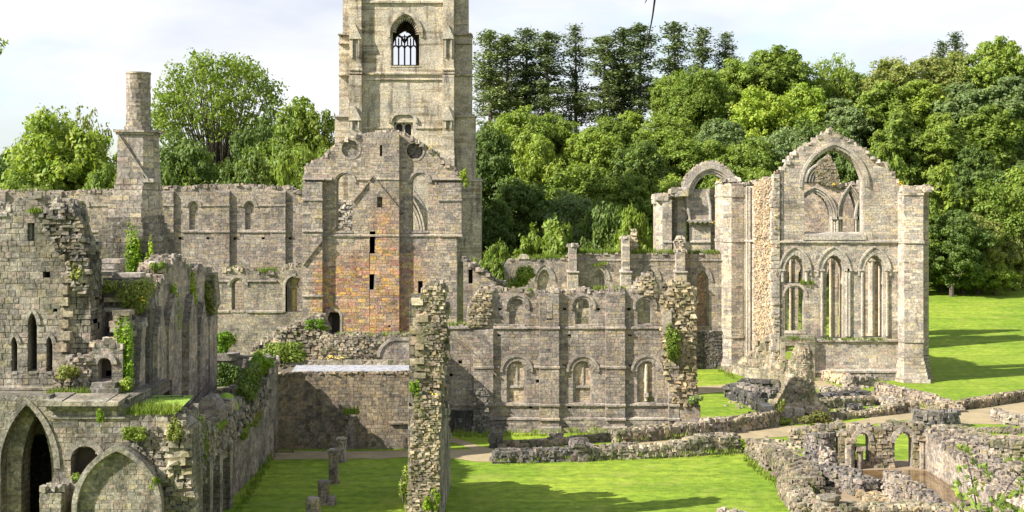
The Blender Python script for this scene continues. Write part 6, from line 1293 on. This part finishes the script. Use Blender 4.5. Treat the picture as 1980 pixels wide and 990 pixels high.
shrub('ivy', 'overhanging ivy on the wall face halfway to the gate', wallat(492, 790), (.35, 2.5, 1.3), 2600, .1, 'leaf_olive', 'ivy', 10, False)
shrub('ivy', 'long fringe of grass and ivy along the top of the stair ramp rubble', wallat(418, 822), (.5, 1.6, .4), 1500, .1, 'leaf_light', 'ivy', 10, False)
shrub('ivy', 'dark moss and ferns on the rubble end of the arched range', at(338, 830, 69.4), (.45, .3, .7), 900, .08, 'leaf_olive', 'ivy', 8, False)
shrub('ivy', 'small green tuft beside the foot of the blocked arch', at(300, 935, 68.9), (.3, .25, .35), 420, .08, 'leaf_light', 'ivy', 5, False)
shrub('ivy', 'green weeds hanging from the ledge under the small doorway', at(195, 800, 69.4), (.25, .15, .5), 300, .07, 'ivy', 'ivy', 5, False)
shrub('ivy', 'leafy crest of ivy along the broken top of the hall wall', at(310, 520, 81), (.5, .8, .5), 1100, .1, 'leaf_mid', 'ivy', 8, False)
shrub('ivy', 'ivy trailing down the far pier of the hall wall', at(400, 575, 91.6), (.7, .35, 1.3), 1500, .1, 'leaf_olive', 'ivy', 9, False)
shrub('ivy', 'creeper clinging low on the near end of the hall wall', at(290, 720, 77.8), (.25, .5, 1.2), 900, .085, 'leaf_mid', 'ivy', 8, False)
shrub('ivy', 'moss and weeds over the rubble heap left of the small doorway', at(132, 722, 72.6), (.7, .35, .5), 1000, .07, 'leaf_olive', 'ivy', 8, False)
shrub('ivy', 'weeds rooted in the broken right edge of the lancet wall', at(150, 520, 73.6), (.35, .3, .6), 500, .075, 'leaf_olive', 'ivy', 6, False)
shrub('ivy', 'green fringe on the rubble above the blocked arch', at(262, 838, 69.6), (.7, .25, .45), 900, .075, 'leaf_light', 'ivy', 7, False)
shrub('ivy', 'dark climbing growth on the wall under the clipped bush', at(440, 725, 103), (1.2, .4, 1.2), 1800, .12, 'leaf_dark', 'ivy', 9, False)
shrub('bush', 'clipped bush with large leaves on the ledge below the aisle wall', at(437, 662, 103), (.9, .6, .85), 900, .17, 'ivy', 'bush', 8)
shrub('bush', 'bright green bush on the wall left of the aisle wall windows', at(1000, 537, 124), (1.5, 1., 1.05), 2600, .15, 'leaf_light', 'bush', 9)
shrub('bush', 'leafy growth along the sloping rubble wall', at(545, 682, 105.5), (2.1, .7, .9), 2600, .13, 'leaf_mid', 'bush', 12)
shrub('bush', 'light herb cushion at the top of the sloping rubble wall', at(612, 628, 106.5), (.9, .5, .45), 700, .11, 'ivy', 'bush', 5)
shrub('bush', 'dark green bush where the long low wall meets the rubble bank', at(1452, 878, 99), (.85, .6, .7), 1300, .1, 'leaf_blue', 'bush', 7)
shrub('bush', 'yellow-green bush just behind the dark bush by the rubble bank', at(1432, 862, 101), (.8, .6, .65), 900, .1, 'ivy', 'bush', 6)
shrub('bush', 'brownish herbs at the foot of the rubble cone', at(1575, 806, 111), (1.5, .7, .5), 1300, .11, 'dry', 'bush', 9)
shrub('bush', 'green weeds left of the brownish herbs at the cone', at(1515, 812, 111.5), (.9, .6, .55), 900, .11, 'leaf_light', 'bush', 6)
shrub('bush', 'pale green weeds high on the left flank of the rubble cone', at(1508, 785, 111.2), (.8, .5, .6), 700, .1, 'leaf_olive', 'bush', 6)
shrub('bush', 'weeds on the base at the broken right end of the range', at(1345, 775, 107.4), (.7, .5, .5), 600, .11, 'leaf_blue', 'bush', 5)
shrub('bush', 'tangled pale herbs climbing the left foot of the wall end', at(780, 932, 75), (.6, .7, 1.1), 800, .075, 'grassblade', 'bush', 9)
shrub('bush', 'light green weeds at the right foot of the wall end', at(836, 965, 73.4), (.5, .3, .75), 700, .09, 'ivy', 'bush', 6)
shrub('bush', 'yellowish weeds on the ledge of the wall end', at(800, 757, 74), (.35, .3, .6), 350, .08, 'ivy', 'bush', 5)
shrub('bush', 'weeds on the rubble bank at the corner of the lit lawn', at(1555, 955, 84), (.9, .6, .6), 900, .09, 'grassblade', 'bush', 7)
shrub('bush', 'dark weeds in the blocked arch niche at lower left', at(143, 922, 69), (.3, .25, .35), 300, .07, 'leaf_mid', 'bush', 4)
gt = MB()                                                    # tufts on wall heads and ledges
def tl(f, pts, n, h=.3, dep=.8, n0=0.):
    for (a, b) in zip(pts[:-1], pts[1:]):
        for _ in range(n):
            t = rng.random(); q = (a[0]+(b[0]-a[0])*t, a[1]+(b[1]-a[1])*t); u, z = f.px(*q); p = f.p(u, z, n0-dep*rng.random()); tuft(gt, p, .18, h*rng.uniform(.6, 1.3), 9, .03)
tl(front(150), [(1000, 501), (1096, 499)], 110, .5); tl(front(150), [(1117, 490), (1199, 490)], 120, .55); tl(front(150), [(1219, 490), (1303, 490)], 120, .55); tl(front(150), [(1326, 490), (1392, 490)], 90, .5)
tl(front(140), [(35, 369), (92, 369)], 70, .45); tl(front(130), [(498, 527), (540, 525)], 60, .5); tl(front(130), [(440, 522), (466, 520)], 30, .4); tl(front(108), [(862, 631), (905, 628)], 40, .3); tl(front(108), [(1150, 560), (1210, 560)], 50, .35); tl(front(108), [(960, 562), (1035, 564)], 40, .3)
tl(front(106.2), [(650, 649), (812, 650)], 90, .3); tl(front(74), [(60, 410), (78, 410)], 25, .3, .2, .3); tl(front(73), [(98, 766), (180, 764)], 140, .5, .9, .9); tl(front(70), [(245, 802), (335, 800)], 150, .45, 2.); tl(front(120), [(806, 276), (846, 302)], 40, .35); tl(front(150), [(1148, 515), (1172, 510)], 30, .4, .2, .3)
tl(front(140), [(1548, 548), (1572, 548)], 30, .5, .3, .2); tl(front(140), [(1572, 656), (1720, 656)], 50, .3, .2, .3); tl(front(140), [(1515, 655), (1560, 655)], 20, .35, .4, .6); tl(front(108), [(985, 776), (1012, 776)], 30, .4, .3, -.4); tl(front(108), [(1112, 774), (1142, 774)], 35, .5, .3, -.4); tl(front(108), [(1240, 776), (1262, 776)], 30, .5, .3, -.3)
tl(front(98), [(666, 799), (692, 799)], 50, .5, .7, .5)
for a, b, n in (((958, 897), (1430, 880), 120), ((1195, 858), (1370, 843), 90), ((860, 845), (1350, 834), 220), ((1300, 838), (1356, 832), 60), ((1576, 738), (1735, 738), 60), ((1390, 716), (1420, 732), 50), ((1440, 890), (1585, 1005), 150), ((462, 990), (528, 882), 90), ((1700, 768), (1840, 800), 60), ((1800, 850), (1985, 845), 60), ((1800, 880), (1985, 900), 140), ((1850, 925), (1985, 930), 100), ((780, 990), (860, 990), 40)):
    for _ in range(n):
        t = rng.random(); x, y = gnd(a[0]+(b[0]-a[0])*t, a[1]+(b[1]-a[1])*t+rng.uniform(-3, 3)); tuft(gt, (x, y, rng.choice((0, 0, .3))), .25, rng.uniform(.12, .4), 8, .03)
tag(gt.build('grass_tufts', 'grassblade'), 'grass tufts growing on wall heads, ledges and along wall feet', 'grass', None, 'stuff')
fb = MB()
for c, r, n in ((at(836, 282, 119.4), (.4, .3, .35), 14), (at(1390, 350, 149), (.3, .3, .2), 16), (at(1383, 429, 170), (.4, .3, .3), 16), (at(1741, 355, 139), (.3, .3, .3), 18), (at(1613, 354, 157), (.3, .3, .2), 14), (at(840, 757, 73.6), (.2, .1, .2), 5), (at(272, 568, 75.6), (.3, .3, .4), 10), (at(640, 690, 105.4), (1.0, .3, .12), 22), (at(582, 386, 139.5), (.2, .2, .3), 12)):
    for _ in range(n): quadleaf(fb, (c[0]+rng.uniform(-1, 1)*r[0], c[1]+rng.uniform(-1, 1)*r[1], c[2]+rng.uniform(-1, 1)*r[2]), (rng.uniform(-1, 1), -1, .6), .065, (1, 1, 1, 0))
tag(fb.build('ragwort_flowers', 'flower'), 'yellow flower heads scattered on the wall tops', 'flowers', None, 'stuff')
# loose stones lying about the footings
ls = MB()
for box, n, s in (((1440, 850, 1620, 985), 420, .22), ((1500, 800, 1640, 822), 70, .25), ((1560, 740, 1690, 800), 110, .22), ((1800, 845, 1985, 925), 260, .24), ((1590, 975, 1985, 1005), 160, .22), ((1640, 830, 1800, 842), 60, .25), ((1405, 750, 1500, 790), 60, .2)):
    for _ in range(n):
        x, y = gnd(rng.uniform(box[0], box[2]), rng.uniform(box[1], box[3]))
        q = (rng.uniform(.4, 1.3)*s, rng.uniform(.4, 1.1)*s, rng.uniform(.3, .9)*s)
        px = CX+x/y*FPX; py = HY+H/y*FPX
        if px < 1440+(py-880)*1.25 or (1625 < px < 1880 and 905 < py < 968): continue
        rock(ls, (x, y, q[2]*.5), q, tint(1.2, (1.02, 1, .96)), rng.random()*3)
tag(ls.build('loose_stones', 'mossy'), 'loose fallen stones lying among the footings', 'stones', None, 'stuff')
# near twigs: the tips of trees standing by the viewer
def branch(name, label, pts, D, r0, leaves, mat, s, dens=3):
    t = thing(name, label, 'branch', at(*pts[0], D)); P = [at(*p, D+.15*i) for i, p in enumerate(pts)]; mb = MB(); n = len(P); tube(mb, P, [r0*(1-.75*i/(n-1)) for i in range(n)], 6); lb = MB()
    for p in leaves:
        c = at(p[0], p[1], D+rng.uniform(-.3, .3)); tube(mb, [P[min(range(n), key=lambda i: (P[i][0]-c[0])**2+(P[i][2]-c[2])**2)], c], [r0*.4, r0*.15], 4)
        for _ in range(dens): quadleaf(lb, (c[0]+rng.uniform(-1, 1)*s, c[1]+rng.uniform(-1, 1)*s, c[2]+rng.uniform(-1, 1)*s*.7), (rng.uniform(-.7, .7), rng.uniform(-1, -.1), rng.uniform(.2, 1)), s*rng.uniform(.6, 1.1), ltint(.35), .42)
    mb.build('stem', 'twig', t)
    if leaves: lb.build('leaves', mat, t)
branch('hanging_twig', 'bare dark twig hanging from the top edge into the sky', [(1268, -40), (1266, 0), (1262, 30), (1256, 62), (1249, 92), (1246, 112)], 9, .008, [], 'leaf_mid', .05)
branch('hanging_twig', 'short twig stub at the top edge beside the long hanging twig', [(1256, -40), (1252, -4), (1247, 6)], 9, .008, [], 'leaf_mid', .05)
branch('leafy_twig', 'green leaf sprig poking in at the left edge of the sky', [(-40, 70), (-14, 78), (2, 84), (8, 92)], 8, .008, [(2, 76), (8, 78), (0, 88), (4, 94), (-4, 100)], 'leaf_light', .022, 4)
branch('sapling', 'young leafy sapling tips rising in front of the court at lower right', [(1905, 1080), (1890, 990), (1880, 930), (1868, 880), (1862, 858)], 26, .02, [(1870, 872), (1885, 896), (1862, 905), (1900, 905), (1876, 925), (1895, 940), (1850, 935), (1880, 950), (1868, 958), (1860, 862), (1912, 920)], 'leaf_mid', .09, 7)
branch('sapling', 'broad-leaved sapling tips at the bottom right corner', [(1960, 1080), (1945, 1000), (1935, 970), (1950, 940), (1972, 915), (1985, 890)], 24, .02, [(1938, 975), (1925, 968), (1950, 980), (1968, 950), (1978, 930), (1985, 905), (1905, 985), (1890, 975), (1965, 985), (1945, 955)], 'leaf_mid', .1, 7)
branch('sapling', 'few large bright leaves in front of the muddy floor', [(1870, 1080), (1862, 990), (1858, 955), (1852, 938)], 23, .015, [(1853, 940), (1848, 960), (1868, 968), (1845, 982), (1872, 985)], 'leaf_light', .1, 4)
